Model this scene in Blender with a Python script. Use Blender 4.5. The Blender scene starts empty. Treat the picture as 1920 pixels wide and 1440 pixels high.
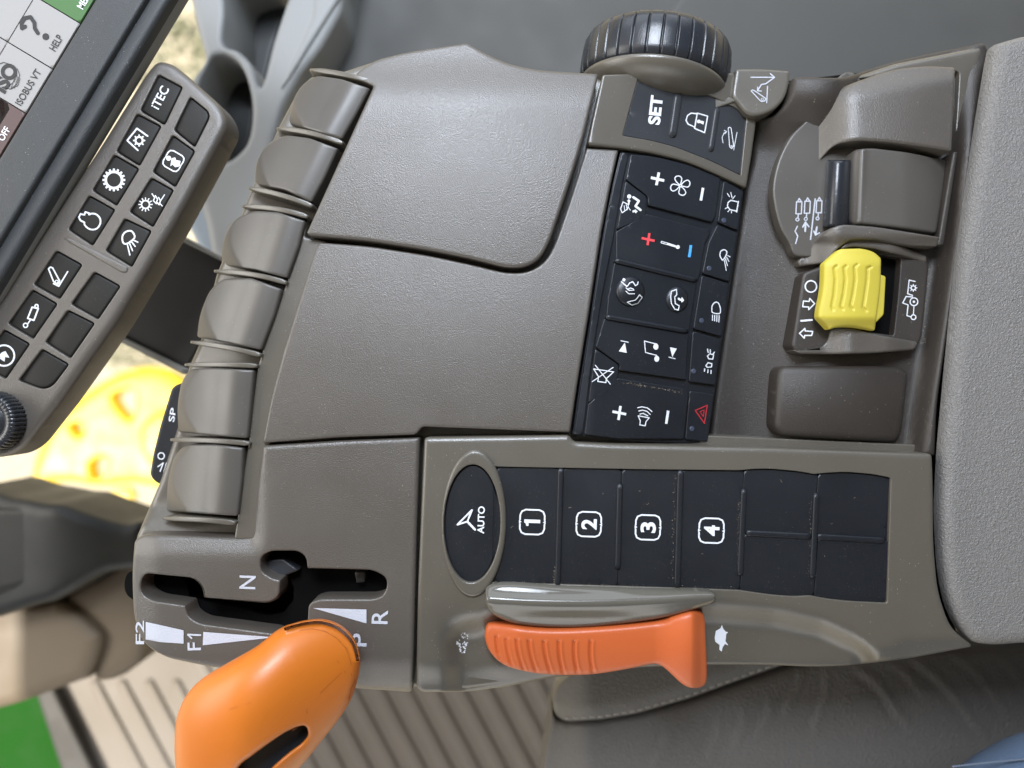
import bpy, math, random
import numpy as np
from mathutils import Vector
from mathutils.geometry import delaunay_2d_cdt
random.seed(7)
# ------------------------------------------------------------------ camera, light, exposure
S=0.0002; D=1387.0            # one unit = 0.2 mm; the camera is 277 mm above the console top
scn=bpy.context.scene; COL=scn.collection
cam=bpy.data.cameras.new('camera'); co=bpy.data.objects.new('camera',cam); COL.objects.link(co)
co.location=(0,0,D*S); cam.lens=26; cam.sensor_width=36; cam.clip_start=0.01; cam.clip_end=200
cam.dof.use_dof=True; cam.dof.focus_distance=D*S*0.995; cam.dof.aperture_fstop=5.2
scn.camera=co
w=bpy.data.worlds.new("World"); scn.world=w; w.use_nodes=True
nt=w.node_tree; bg=nt.nodes['Background']; sky=nt.nodes.new('ShaderNodeTexSky'); sky.sky_type='NISHITA'
sky.sun_disc=False; sky.sun_elevation=math.radians(52); sky.sun_rotation=math.radians(-75); sky.dust_density=3
nt.links.new(sky.outputs[0],bg.inputs[0]); bg.inputs[1].default_value=0.055
sl=bpy.data.lights.new('sun','SUN'); sl.energy=4.5; sl.angle=math.radians(0.6); sl.color=(1,0.93,0.82)
so=bpy.data.objects.new('sun',sl); COL.objects.link(so)
so.rotation_euler=Vector((0.52,0.15,-0.85)).to_track_quat('-Z','Y').to_euler()
def window_light(name,loc,target,sx,sy,power,col):
    l=bpy.data.lights.new(name,'AREA'); l.shape='RECTANGLE'; l.size=sx; l.size_y=sy; l.energy=power; l.color=col
    o=bpy.data.objects.new(name,l); COL.objects.link(o); o.location=loc
    o.rotation_euler=(Vector(target)-Vector(loc)).to_track_quat('-Z','Y').to_euler()
window_light('side_window_light',(-0.06,0.42,0.60),(-0.02,0.02,0),0.24,0.22,5.2,(0.80,0.88,1.0))
window_light('windscreen_light',(-0.85,0.12,0.34),(-0.05,0,0),0.7,0.4,3.6,(1.0,0.97,0.90))
window_light('door_window_light',(0.0,0.80,0.30),(0,0,0),1.1,0.35,2.6,(0.86,0.92,1.0))
window_light('left_door_light',(-0.15,-0.95,0.22),(0,0,0),0.9,0.35,2.0,(1.0,0.97,0.92))
scn.view_settings.view_transform='Standard'; scn.view_settings.look='None'
scn.view_settings.exposure=0.6; scn.view_settings.gamma=1; scn.view_settings.use_curve_mapping=False
scn.render.engine='CYCLES'

# ------------------------------------------------------------------ materials
def mat(name,col,rough=0.5,bump=0.0,bscale=2500,dust=0.0,var=0.06,spec=0.5,coat=0.0,detail=2.0,kind='noise',metal=0,wr=None,emit=None,dscale=900,sheen=0):
    m=bpy.data.materials.new(name); m.use_nodes=True; t=m.node_tree; N=t.nodes; L=t.links
    b=N['Principled BSDF']; b.inputs['Roughness'].default_value=rough; b.inputs['Metallic'].default_value=metal
    b.inputs['Specular IOR Level'].default_value=spec; b.inputs['Coat Weight'].default_value=coat
    if sheen: b.inputs['Sheen Weight'].default_value=sheen
    tc=N.new('ShaderNodeTexCoord')
    n1=N.new('ShaderNodeTexNoise'); n1.inputs['Scale'].default_value=45; n1.inputs['Detail'].default_value=6
    L.new(tc.outputs['Object'],n1.inputs['Vector'])
    mx=N.new('ShaderNodeMix'); mx.data_type='RGBA'
    c=Vector(col[:3]); mx.inputs[6].default_value=(*(c*(1-var)),1); mx.inputs[7].default_value=(*(c*(1+var)),1)
    L.new(n1.outputs[0],mx.inputs[0]); out=mx.outputs[2]
    # roughness variation (handling wear)
    mr=N.new('ShaderNodeMapRange'); mr.inputs[1].default_value=0.3; mr.inputs[2].default_value=0.7
    mr.inputs[3].default_value=rough*0.9; mr.inputs[4].default_value=min(1,rough*1.12)
    L.new(n1.outputs[0],mr.inputs[0]); L.new(mr.outputs[0],b.inputs['Roughness'])
    if dust>0:
        v=N.new('ShaderNodeTexVoronoi'); v.inputs['Scale'].default_value=dscale
        L.new(tc.outputs['Object'],v.inputs['Vector'])
        n2=N.new('ShaderNodeTexNoise'); n2.inputs['Scale'].default_value=70; n2.inputs['Detail'].default_value=4
        L.new(tc.outputs['Object'],n2.inputs['Vector'])
        r1=N.new('ShaderNodeMapRange'); r1.inputs[1].default_value=0.16; r1.inputs[2].default_value=0.06; r1.inputs[3].default_value=0; r1.inputs[4].default_value=1
        L.new(v.outputs['Distance'],r1.inputs[0])
        wn=N.new('ShaderNodeSeparateColor'); L.new(v.outputs['Color'],wn.inputs[0])
        r2=N.new('ShaderNodeMath'); r2.operation='GREATER_THAN'; r2.inputs[1].default_value=0.74; L.new(wn.outputs[0],r2.inputs[0])
        r3=N.new('ShaderNodeMapRange'); r3.inputs[1].default_value=0.42; r3.inputs[2].default_value=0.62; L.new(n2.outputs[0],r3.inputs[0])
        a=N.new('ShaderNodeMath'); a.operation='MULTIPLY'; L.new(r1.outputs[0],a.inputs[0]); L.new(r2.outputs[0],a.inputs[1])
        a2=N.new('ShaderNodeMath'); a2.operation='MULTIPLY'; L.new(a.outputs[0],a2.inputs[0]); L.new(r3.outputs[0],a2.inputs[1])
        a3=N.new('ShaderNodeMath'); a3.operation='MULTIPLY'; L.new(a2.outputs[0],a3.inputs[0]); a3.inputs[1].default_value=dust
        m2=N.new('ShaderNodeMix'); m2.data_type='RGBA'; L.new(a3.outputs[0],m2.inputs[0]); L.new(out,m2.inputs[6]); m2.inputs[7].default_value=(0.42,0.38,0.31,1)
        out=m2.outputs[2]
    L.new(out,b.inputs['Base Color'])
    if emit: 
        L.new(out,b.inputs['Emission Color']); b.inputs['Emission Strength'].default_value=emit
    if bump>0:
        if kind=='leather':
            v=N.new('ShaderNodeTexVoronoi'); v.feature='F1'; v.inputs['Scale'].default_value=bscale
            nn=N.new('ShaderNodeTexNoise'); nn.inputs['Scale'].default_value=bscale*0.6; nn.inputs['Detail'].default_value=3
            nm=N.new('ShaderNodeMix'); nm.data_type='VECTOR'; nm.inputs[0].default_value=0.004
            L.new(tc.outputs['Object'],nn.inputs['Vector'])
            L.new(tc.outputs['Object'],nm.inputs[4]); L.new(nn.outputs['Color'],nm.inputs[5]); L.new(nm.outputs[1],v.inputs['Vector'])
            h=v.outputs['Distance']
        else:
            nn=N.new('ShaderNodeTexNoise'); nn.inputs['Scale'].default_value=bscale; nn.inputs['Detail'].default_value=detail
            L.new(tc.outputs['Object'],nn.inputs['Vector']); h=nn.outputs[0]
        bp=N.new('ShaderNodeBump'); bp.inputs['Strength'].default_value=bump; bp.inputs['Distance'].default_value=0.0006
        if wr:
            mp=N.new('ShaderNodeMapping'); mp.inputs['Rotation'].default_value=(0,0,math.radians(wr[1])); mp.inputs['Scale'].default_value=(wr[0],wr[0]*0.14,wr[0])
            L.new(tc.outputs['Object'],mp.inputs[0]); n4=N.new('ShaderNodeTexNoise'); n4.inputs['Scale'].default_value=1; n4.inputs['Detail'].default_value=2
            n4.inputs['Distortion'].default_value=0.6
            L.new(mp.outputs[0],n4.inputs['Vector'])
            b2=N.new('ShaderNodeBump'); b2.inputs['Strength'].default_value=wr[2]; b2.inputs['Distance'].default_value=0.004
            L.new(n4.outputs[0],b2.inputs['Height']); L.new(b2.outputs[0],bp.inputs['Normal'])
        L.new(h,bp.inputs['Height']); L.new(bp.outputs[0],b.inputs['Normal'])
    return m
M={}
M['plastic']=mat('taupe_plastic',(0.078,0.068,0.057),0.36,0.30,2600,1.0,spec=0.85)
M['frame']=mat('khaki_plastic',(0.094,0.084,0.067),0.31,0.14,3000,1.0,spec=0.75)
M['lever']=mat('lever_plastic',(0.074,0.067,0.058),0.40,0.08,3000,0.6,spec=0.65)
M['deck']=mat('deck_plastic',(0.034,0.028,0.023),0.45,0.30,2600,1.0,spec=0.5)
M['gloss']=mat('gloss_khaki',(0.105,0.097,0.080),0.16,0.0,1,0.5)
M['key']=mat('key_black',(0.008,0.010,0.014),0.40,0.10,3000,0.5,dscale=1500)
M['keygrey']=mat('key_charcoal',(0.028,0.030,0.034),0.42,0.10,3000,0.4,dscale=1500)
M['keydark']=mat('key_unlit',(0.012,0.0115,0.010),0.5,0.08,3000,0.4,dscale=1500,spec=0.3)
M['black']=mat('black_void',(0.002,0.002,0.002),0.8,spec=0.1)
M['rubber']=mat('rubber_black',(0.018,0.020,0.024),0.27,0.12,2500,0.3)
M['white']=mat('white_print',(0.72,0.74,0.78),0.5,var=0.03)
M['silver']=mat('silver_print',(0.50,0.52,0.58),0.45,0.5,3500,var=0.15)
M['red']=mat('red_print',(0.75,0.06,0.07),0.5)
M['dred']=mat('dark_red_print',(0.42,0.02,0.03),0.5)
M['blue']=mat('blue_print',(0.07,0.36,0.75),0.5)
M['led']=mat('led_lens',(0.05,0.06,0.09),0.3)
M['orange']=mat('orange_knob',(0.56,0.150,0.012),0.40,0.04,1200,0.10,spec=0.5)
M['orange_scuff']=mat('orange_scuff',(0.33,0.085,0.012),0.6)
M['orange2']=mat('orange_wheel',(0.52,0.110,0.028),0.40,0.06,2000,0.3)
M['yellow']=mat('yellow_knob',(0.52,0.43,0.05),0.48,0.08,1800,0.1)
M['cushion']=mat('cushion_vinyl',(0.165,0.157,0.148),0.40,0.65,1100,kind='leather',var=0.04)
M['leather']=mat('seat_leather',(0.105,0.098,0.090),0.44,0.55,900,kind='leather',var=0.05)
M['bolster']=mat('bolster_leather',(0.150,0.142,0.128),0.46,0.45,1000,kind='leather',var=0.05)
M['denim']=mat('denim',(0.075,0.115,0.185),0.85,0.9,2200,var=0.35)
M['thread']=mat('thread',(0.12,0.15,0.20),0.8)
M['seam']=mat('seam_thread',(0.34,0.32,0.29),0.6)
M['bezel']=mat('bezel_charcoal',(0.036,0.039,0.041),0.5,0.30,2600,0.8)
M['silverstrip']=mat('grey_trim',(0.20,0.20,0.185),0.35)
M['screen_white']=mat('screen_tile',(0.27,0.262,0.255),0.6,0.05,4000,var=0.02,emit=0.12)
M['screen_green']=mat('screen_green',(0.045,0.12,0.035),0.5,emit=0.2)
M['screen_brown']=mat('screen_brown',(0.075,0.045,0.043),0.5,emit=0.2)
M['ink']=mat('screen_ink',(0.02,0.02,0.02),0.6)
M['wallgrey']=mat('side_wall',(0.072,0.072,0.066),0.65,var=0.12)
M['bluegrey']=mat('cup_holder_plastic',(0.25,0.255,0.25),0.5,0.0,1)
M['wellgrey']=mat('cup_well',(0.03,0.032,0.032),0.5)
M['arm']=mat('arm_dark',(0.035,0.032,0.028),0.55)
M['armedge']=mat('arm_edge',(0.30,0.29,0.26),0.4)
M['column']=mat('column_dark',(0.009,0.0095,0.008),0.5)
M['beige']=mat('column_beige',(0.15,0.115,0.075),0.6)
M['mat']=mat('rubber_mat',(0.20,0.175,0.145),0.6,0.0,1,var=0.12)
M['green']=mat('green_paint',(0.008,0.075,0.004),0.8,spec=0.2)
M['ywheel']=mat('yellow_paint',(0.85,0.60,0.02),0.4)
M['ground']=mat('ground_straw',(0.60,0.54,0.40),0.9,var=0.4)
M['leaf']=mat('leaf_pale',(0.30,0.31,0.20),0.7,var=0.4)
M['strut']=mat('strut_blue',(0.24,0.29,0.34),0.4)
M['skin']=mat('skin',(0.5,0.3,0.22),0.5)
M['dust']=mat('dust',(0.30,0.25,0.18),0.9,var=0.4)
M['roof']=mat('headliner',(0.16,0.155,0.145),0.8)

# ------------------------------------------------------------------ geometry helpers
def U(px,py,z): 
    k=(D-z)/D*S; return ((px-960)*k,(720-py)*k,z*S)
def zoom(ox,oy,s): return lambda p:(ox+p[0]/s,oy+p[1]/s)
ZA=zoom(1060,250,4.8); ZB=zoom(1060,540,4.8); ZC=zoom(1060,0,4.364); ZD=zoom(1380,60,3.556); ZE=zoom(1380,440,3.556)
ZF=zoom(760,820,4.0); ZG=zoom(1200,820,3.4286); ZH=zoom(760,1060,3.0); ZI=zoom(220,980,3.13)
Z1=zoom(0,0,3.0); Z2=zoom(0,400,3.0); Z3=zoom(0,860,2.483); ID=lambda p:(p[0],p[1])
def frame(cx,cy,ang,s=1.0):
    c,q=math.cos(math.radians(ang)),math.sin(math.radians(ang))
    return lambda p:(cx+s*(p[0]*c-p[1]*q), cy-s*(p[0]*q+p[1]*c))
def sm(t): t=np.clip(t,0,1); return t*t*(3-2*t)
def rnd(pts,r=6,tf=ID):
    """outline with rounded corners; a point may carry its own radius"""
    P=[(*tf(p),(p[2] if len(p)>2 else r)) for p in pts]; n=len(P); out=[]
    for i in range(n):
        a,b,c=P[i-1],P[i],P[(i+1)%n]; rr=b[2]
        la=math.hypot(a[0]-b[0],a[1]-b[1]); lc=math.hypot(c[0]-b[0],c[1]-b[1])
        d=min(rr,la*0.49,lc*0.49)
        if d<0.3: out.append((b[0],b[1])); continue
        p0=(b[0]+(a[0]-b[0])*d/la,b[1]+(a[1]-b[1])*d/la); p1=(b[0]+(c[0]-b[0])*d/lc,b[1]+(c[1]-b[1])*d/lc)
        k=2 if d<3 else (4 if d<12 else 7)
        for j in range(k+1):
            t=j/k; out.append(((1-t)**2*p0[0]+2*t*(1-t)*b[0]+t*t*p1[0],(1-t)**2*p0[1]+2*t*(1-t)*b[1]+t*t*p1[1]))
    return out
def curve(pts,tf=ID,k=6):
    """closed Catmull-Rom through points"""
    P=[tf(p) for p in pts]; n=len(P); out=[]
    for i in range(n):
        a,b,c,d=P[i-1],P[i],P[(i+1)%n],P[(i+2)%n]
        for j in range(k):
            t=j/k
            out.append(tuple(0.5*((2*b[q])+(-a[q]+c[q])*t+(2*a[q]-5*b[q]+4*c[q]-d[q])*t*t+(-a[q]+3*b[q]-3*c[q]+d[q])*t**3) for q in (0,1)))
    return out
def ell(cx,cy,rx,ry,n=48,rot=0):
    c,s=math.cos(rot),math.sin(rot)
    return [(cx+rx*math.cos(a)*c-ry*math.sin(a)*s,cy+rx*math.cos(a)*s+ry*math.sin(a)*c) for a in [2*math.pi*i/n for i in range(n)]]
def bar(a,b,w,tf=ID,n=5):
    a=tf(a); b=tf(b); dx,dy=b[0]-a[0],b[1]-a[1]; L=math.hypot(dx,dy) or 1; th=math.atan2(dy,dx); r=w/2; o=[]
    for i in range(n+1): t=th-math.pi/2+math.pi*i/n; o.append((b[0]+r*math.cos(t),b[1]+r*math.sin(t)))
    for i in range(n+1): t=th+math.pi/2+math.pi*i/n; o.append((a[0]+r*math.cos(t),a[1]+r*math.sin(t)))
    return o
def resample(O,step):
    out=[]; n=len(O)
    for i in range(n):
        a=O[i]; b=O[(i+1)%n]; L=math.hypot(b[0]-a[0],b[1]-a[1])
        if L<0.15: continue
        k=max(1,int(math.ceil(L/step)))
        for j in range(k): out.append((a[0]+(b[0]-a[0])*j/k,a[1]+(b[1]-a[1])*j/k))
    return np.array(out)
def area(O): x,y=O[:,0],O[:,1]; return 0.5*np.sum(x*np.roll(y,-1)-np.roll(x,-1)*y)
def inside(P,O):
    x,y=P[:,0],P[:,1]; r=np.zeros(len(P),bool); j=len(O)-1
    for i in range(len(O)):
        xi,yi=O[i]; xj,yj=O[j]
        if yi!=yj:
            c=((yi>y)!=(yj>y))&(x<(xj-xi)*(y-yi)/(yj-yi)+xi); r^=c
        j=i
    return r
def dist(P,O):
    A=O; B=np.roll(O,-1,axis=0); d=np.full(len(P),1e9)
    AB=B-A; L=(AB**2).sum(1)+1e-12
    for s in range(0,len(P),2000):
        Q=P[s:s+2000]
        t=np.clip(((Q[:,None,:]-A[None])*AB[None]).sum(2)/L[None],0,1)
        C=A[None]+t[:,:,None]*AB[None]; d[s:s+2000]=np.sqrt(((Q[:,None,:]-C)**2).sum(2)).min(1)
    return d
def normals(O):
    """inward normals for a loop oriented with positive area"""
    T=np.roll(O,-1,axis=0)-np.roll(O,1,axis=0); T/= (np.hypot(T[:,0],T[:,1])[:,None]+1e-9)
    return np.stack([-T[:,1],T[:,0]],1)
def Z(zf,P):
    P=np.atleast_2d(P)
    return np.broadcast_to(np.asarray(zf(P[:,0],P[:,1]) if callable(zf) else zf,float),(len(P),)).copy()
def poisson(O,g=4.0,it=5000):
    x0,y0=O.min(0)-2*g; x1,y1=O.max(0)+2*g
    X=np.arange(x0,x1+g,g); Y=np.arange(y0,y1+g,g); GX,GY=np.meshgrid(X,Y)
    m=inside(np.stack([GX.ravel(),GY.ravel()],1),O).reshape(GX.shape); u=np.zeros(GX.shape)
    for _ in range(it):
        v=u.copy(); v[1:-1,1:-1]=0.25*(u[2:,1:-1]+u[:-2,1:-1]+u[1:-1,2:]+u[1:-1,:-2]+g*g); u=v*m
    um=u.max()
    def f(P,d):
        fx=np.clip((P[:,0]-x0)/g,0,len(X)-1.001); fy=np.clip((P[:,1]-y0)/g,0,len(Y)-1.001); i=fx.astype(int); j=fy.astype(int); a=fx-i; b=fy-j
        val=u[j,i]*(1-a)*(1-b)+u[j,i+1]*a*(1-b)+u[j+1,i]*(1-a)*b+u[j+1,i+1]*a*b
        w=np.clip(d/10.,0,1); s=np.sqrt(np.clip(val/um,0,1)); k=0.13
        e=np.sqrt(np.clip(d,0,None))*k
        return np.where(d<8,np.minimum(s,1)*w+e*(1-w),s)
    return f
class MB:
    def __init__(s): s.v=[]; s.f=[]; s.m=[]; s.sm=[]
    def add(s,V,F,mi=0,smooth=True):
        o=len(s.v); s.v.extend(V); 
        for f in F: s.f.append([i+o for i in f]); s.m.append(mi); s.sm.append(smooth)
    def plate(s,outline,zf,r=4,depth=30,holes=(),grid=16,mi=0,rh=None,step=9,bottom=False,dome=None,mi_side=None):
        O=resample(outline,step)
        if area(O)<0: O=O[::-1].copy()
        H=[]
        for h in holes:
            h=resample(h,min(step,6))
            if area(h)>0: h=h[::-1].copy()
            H.append(h)
        rh=r if rh is None else rh
        pts=[tuple(p) for p in O]; edges=[(i,(i+1)%len(O)) for i in range(len(O))]
        for h in H:
            b=len(pts); pts+= [tuple(p) for p in h]; edges+=[(b+i,b+(i+1)%len(h)) for i in range(len(h))]
        def dists(P):
            return dist(P,O),(np.min([dist(P,h) for h in H],axis=0) if H else np.full(len(P),1e9))
        def ok(P):
            m=inside(P,O)
            for h in H: m&=~inside(P,h)
            return m
        extra=[]
        for Lp,rr,which in [(O,(dome[0] if dome else r),0)]+[(h,rh,1) for h in H]:
            if rr<=0: continue
            nm=normals(Lp)
            fr=(0.06,0.15,0.28,0.45,0.65,0.85,1.0) if rr>25 else (0.134,0.5,1.0,1.5)
            for q in fr:
                C=Lp+nm*(rr*q); d0,d1=dists(C); dd=d0 if which==0 else d1; od=d1 if which==0 else d0
                k=ok(C)&(dd>rr*q*0.97)&(od>1.0)
                extra.append(C[k])
        x0,y0=O.min(0); x1,y1=O.max(0)
        gx=np.arange(x0+grid/2,x1,grid); gy=np.arange(y0+grid/2,y1,grid*0.87)
        G=np.array([(x+(grid/2 if j%2 else 0),y) for j,y in enumerate(gy) for x in gx]) if len(gx) and len(gy) else np.zeros((0,2))
        if len(G):
            k=ok(G)
            G=G[k]
            if len(G):
                d0,d1=dists(G); lim=(dome[0] if dome else r)
                G=G[(d0>min(lim*1.5+1,lim+6))&(d1>rh*1.5+1)]; extra.append(G)
        E=np.concatenate(extra) if extra else np.zeros((0,2))
        allp=[Vector(p) for p in pts]+[Vector(p) for p in E]
        vo,eo,fo,ov,oe,of=delaunay_2d_cdt(allp,edges,[],0,1e-4)
        V=np.array([(p.x,p.y) for p in vo]); F=[f for f in fo if len(f)==3]
        Cn=np.array([V[f].mean(0) for f in map(list,F)]); k=ok(Cn); F=[list(f) for f,q in zip(F,k) if q]
        d0,d1=dists(V); zb=Z(zf,V); drop=np.zeros(len(V))
        if dome:
            R,Hh=dome
            if R>40: up=Hh*poisson(O)(V,d0)
            else: t=np.clip(d0/R,0,1); up=Hh*np.sqrt(np.clip(1-(1-t)**2,0,1))
            zb=zb+up
        elif r>0:
            t=np.clip(d0,0,r); drop+=r-np.sqrt(np.clip(r*r-(r-t)**2,0,None))
        if rh>0 and H:
            t=np.clip(d1,0,rh); drop+=rh-np.sqrt(np.clip(rh*rh-(rh-t)**2,0,None))
        kx=(D-zb)/D*S
        W=[((V[i,0]-960)*kx[i],(720-V[i,1])*kx[i],(zb[i]-drop[i])*S) for i in range(len(V))]
        # faces must look up: image y is flipped
        FF=[]
        for f in F:
            a,b,c=W[f[0]],W[f[1]],W[f[2]]
            cr=(b[0]-a[0])*(c[1]-a[1])-(b[1]-a[1])*(c[0]-a[0])
            FF.append(f if cr>0 else f[::-1])
        base=len(s.v); s.add(W,FF,mi)
        idx={(round(float(V[i,0]),2),round(float(V[i,1]),2)):i for i in range(len(V))}
        if depth>0:
            for Lp in [O]+H:
                ids=[idx.get((round(float(p[0]),2),round(float(p[1]),2))) for p in Lp]
                if any(i is None for i in ids):
                    ids=[int(np.argmin(((V-p)**2).sum(1))) for p in Lp]
                top=[W[i] for i in ids]; bot=[(t[0],t[1],t[2]-depth*S) for t in top]; n=len(top)
                if r>0 or dome:
                    b0=len(s.v); s.v.extend(bot)
                    q=[[base+ids[i],base+ids[(i+1)%n],b0+(i+1)%n,b0+i] for i in range(n)]
                else:
                    b0=len(s.v); s.v.extend(top+bot); q=[[b0+i,b0+(i+1)%n,b0+n+(i+1)%n,b0+n+i] for i in range(n)]
                for f in q: s.f.append(f); s.m.append(mi if mi_side is None else mi_side); s.sm.append(bool(r>0 or dome))
            if bottom:
                V2=[(W[i][0],W[i][1],None) for i in range(len(W))]
                zmin=min(p[2] for p in W)-depth*S
                s.add([(a,b,zmin) for a,b,_ in V2],[f[::-1] for f in FF],mi)
        return s
    def deco(s,prims,zf,tf=ID,mi=1,sc=1.0,lift=0.9,thick=0):
        """flat printed marks: L polyline, P polygon, O ring, D disc, T text"""
        polys=[]; texts=[]
        for p in prims:
            if p[0]=='L':
                pts=p[1]; w_=p[2]*sc; cl=len(p)>3 and p[3]
                seq=list(zip(pts,pts[1:]))+([(pts[-1],pts[0])] if cl else [])
                for a,b in seq: polys.append(bar(a,b,w_,tf,n=4))
            elif p[0]=='B':   # butt-ended bar
                a=tf(p[1]); b=tf(p[2]); w_=p[3]*sc/2; dx,dy=b[0]-a[0],b[1]-a[1]; l=math.hypot(dx,dy); nx,ny=-dy/l*w_,dx/l*w_
                polys.append([(a[0]+nx,a[1]+ny),(b[0]+nx,b[1]+ny),(b[0]-nx,b[1]-ny),(a[0]-nx,a[1]-ny)])
            elif p[0]=='P': polys.append([tf(q) for q in p[1]])
            elif p[0]=='D': c=tf(p[1]); polys.append(ell(c[0],c[1],p[2]*sc,p[2]*sc*(p[3] if len(p)>3 else 1),20))
            elif p[0]=='O':
                c=tf(p[1]); e=ell(c[0],c[1],p[2]*sc,p[2]*sc,28)
                for a,b in zip(e,e[1:]+e[:1]): polys.append(bar(a,b,p[3]*sc,ID,n=3))
            elif p[0]=='T': texts.append(p)
        if polys:
            pts=[];ed=[]
            for q in polys:
                b=len(pts); pts+=[Vector(x) for x in q]; ed+=[(b+i,b+(i+1)%len(q)) for i in range(len(q))]
            if callable(zf):
                A=np.array([(p.x,p.y) for p in pts]); a0,a1=A.min(0),A.max(0)
                pts+=[Vector((x,y)) for x in np.arange(a0[0]+2,a1[0],7) for y in np.arange(a0[1]+2,a1[1],7)]
            vo,eo,fo,_,_,_=delaunay_2d_cdt(pts,ed,[],0,1e-3)
            V=np.array([(p.x,p.y) for p in vo]); F=[list(f) for f in fo]
            C=np.array([V[f].mean(0) for f in F]); k=np.zeros(len(F),bool)
            for q in polys: k|=inside(C,np.array(q))
            zz=Z(zf,V)+lift
            s.add([U(V[i,0],V[i,1],zz[i]) for i in range(len(V))],[f[::-1] for f,q in zip(F,k) if q],mi,False)
        for t in texts:
            _,txt,cx,cy,h,length,ang=t[:7]; bold=t[7] if len(t)>7 else 0.02
            vs,fs=textmesh(txt,bold)
            x0,x1=vs[:,0].min(),vs[:,0].max(); y0,y1=vs[:,1].min(),vs[:,1].max()
            c0=tf((cx,cy)); fr=frame(c0[0],c0[1],ang)
            Q=np.array([fr(((x-(x0+x1)/2)/(x1-x0)*length*sc,(y-(y0+y1)/2)/(y1-y0)*h*sc)) for x,y in vs])
            zz=Z(zf,Q)+lift
            s.add([U(Q[i,0],Q[i,1],zz[i]) for i in range(len(Q))],fs,mi,False)
        return s
    def loft(s,rings,mi=0,cap=True,smooth=True,closed=True):
        b=len(s.v); n=len(rings[0])
        for r in rings: s.v.extend(r)
        for i in range(len(rings)-1):
            for j in range(n if closed else n-1):
                s.f.append([b+i*n+j,b+i*n+(j+1)%n,b+(i+1)*n+(j+1)%n,b+(i+1)*n+j]); s.m.append(mi); s.sm.append(smooth)
        if cap:
            s.f.append([b+j for j in range(n)][::-1]); s.m.append(mi); s.sm.append(smooth)
            s.f.append([b+(len(rings)-1)*n+j for j in range(n)]); s.m.append(mi); s.sm.append(smooth)
        return s
    def build(s,name,mats,parent=None,label=None,fix=False):
        if isinstance(mats,str): mats=[mats]
        off=Vector((0,0,0)); p=parent
        while p is not None: off+=p.location; p=p.parent
        me=bpy.data.meshes.new(name); me.from_pydata([tuple(Vector(v)-off) for v in s.v],[],s.f)
        for m in mats: me.materials.append(M[m])
        me.polygons.foreach_set('material_index',s.m); me.polygons.foreach_set('use_smooth',s.sm)
        me.validate(); me.update()
        if fix:
            import bmesh
            b=bmesh.new(); b.from_mesh(me); bmesh.ops.recalc_face_normals(b,faces=b.faces[:]); b.to_mesh(me); b.free()
        o=bpy.data.objects.new(name,me); COL.objects.link(o)
        if parent is not None: o.parent=parent
        if label: o['label']=label
        return o
_tc={}
def textmesh(txt,bold):
    k=(txt,bold)
    if k in _tc: return _tc[k]
    c=bpy.data.curves.new('text','FONT'); c.body=txt; c.offset=bold; c.resolution_u=6
    o=bpy.data.objects.new('text',c); COL.objects.link(o); bpy.context.view_layer.update()
    e=o.evaluated_get(bpy.context.evaluated_depsgraph_get()); me=e.to_mesh()
    vs=np.array([(v.co.x,v.co.y) for v in me.vertices]); fs=[]
    for p in me.polygons:
        f=list(p.vertices); a,b,c2=vs[f[0]],vs[f[1]],vs[f[2]]
        fs.append(f if p.normal.z>0 else f[::-1])
    e.to_mesh_clear(); bpy.data.objects.remove(o); bpy.data.curves.remove(c)
    _tc[k]=(vs,fs); return _tc[k]
def thing(name,label,cat,at,group=None):
    o=bpy.data.objects.new(name,None); o.empty_display_size=0.02; COL.objects.link(o); o.location=U(*at)
    o['label']=label; o['category']=cat
    if group: o['group']=group
    return o
def tag(o,label,cat,group=None):
    o['label']=label; o['category']=cat
    if group: o['group']=group
    return o
def struct(o,kind='structure'): o['kind']=kind; return o

# ================================================================== SETTING
# ground outside the cab, seen through the windscreen
g=-9000
mb=MB(); mb.add([U(-60000,-50000,g),U(60000,-50000,g),U(60000,50000,g),U(-60000,50000,g)],[[0,3,2,1]]); struct(mb.build('ground','ground'))
# cab floor mat with moulded ribs
FZ=-1650
mb=MB(); mb.plate(rnd([(95,1235,6),(240,1180),(420,1150),(1500,1150),(1500,1750),(60,1750),(180,1500),(118,1310)],6),FZ,6,120,grid=200,step=60)
for i in range(24):
    x=175+i*51
    a=(x,1285) if i<4 else (x-30,1200); 
    L=[a,(a[0]+0.47*430,a[1]+0.88*430)]
    mb.plate(bar(L[0],L[1],20 if i<4 else 26),FZ+13,9,14,grid=200,step=60)
struct(mb.build('floor','mat'))
# cab roof with headliner, above and out of frame: keeps the sun off the console
mb=MB()
def box(mb,x0,x1,y0,y1,z0,z1,mi=0):
    v=[(x,y,z) for z in (z0,z1) for y in (y0,y1) for x in (x0,x1)]
    mb.add(v,[[0,2,3,1],[4,5,7,6],[0,1,5,4],[1,3,7,5],[3,2,6,7],[2,0,4,6]],mi,False)
box(mb,-0.82,1.05,-0.85,0.17,0.62,0.70); box(mb,1.0,1.05,-0.85,0.52,-0.6,0.615)
struct(mb.build('roof','roof'))

# ================================================================== BACKGROUND THINGS
# side wall panel of the cab (top of the picture)
mb=MB()
mb.plate(rnd([(585,-260),(2300,-260),(2300,330),(1500,330),(1200,300),(470,300),(560,120)],10),lambda x,y:-820+0*x,12,400,grid=90,step=60)
mb.plate(rnd([(1300,-40),(2300,-60),(2300,330),(1000,330),(1180,120)],40),lambda x,y:-800+0*x,10,16,grid=90,step=60)
tag(mb.build('side_wall',['wallgrey']),'plain dark grey moulded side panel behind the ribbed dial','side panel')
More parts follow.
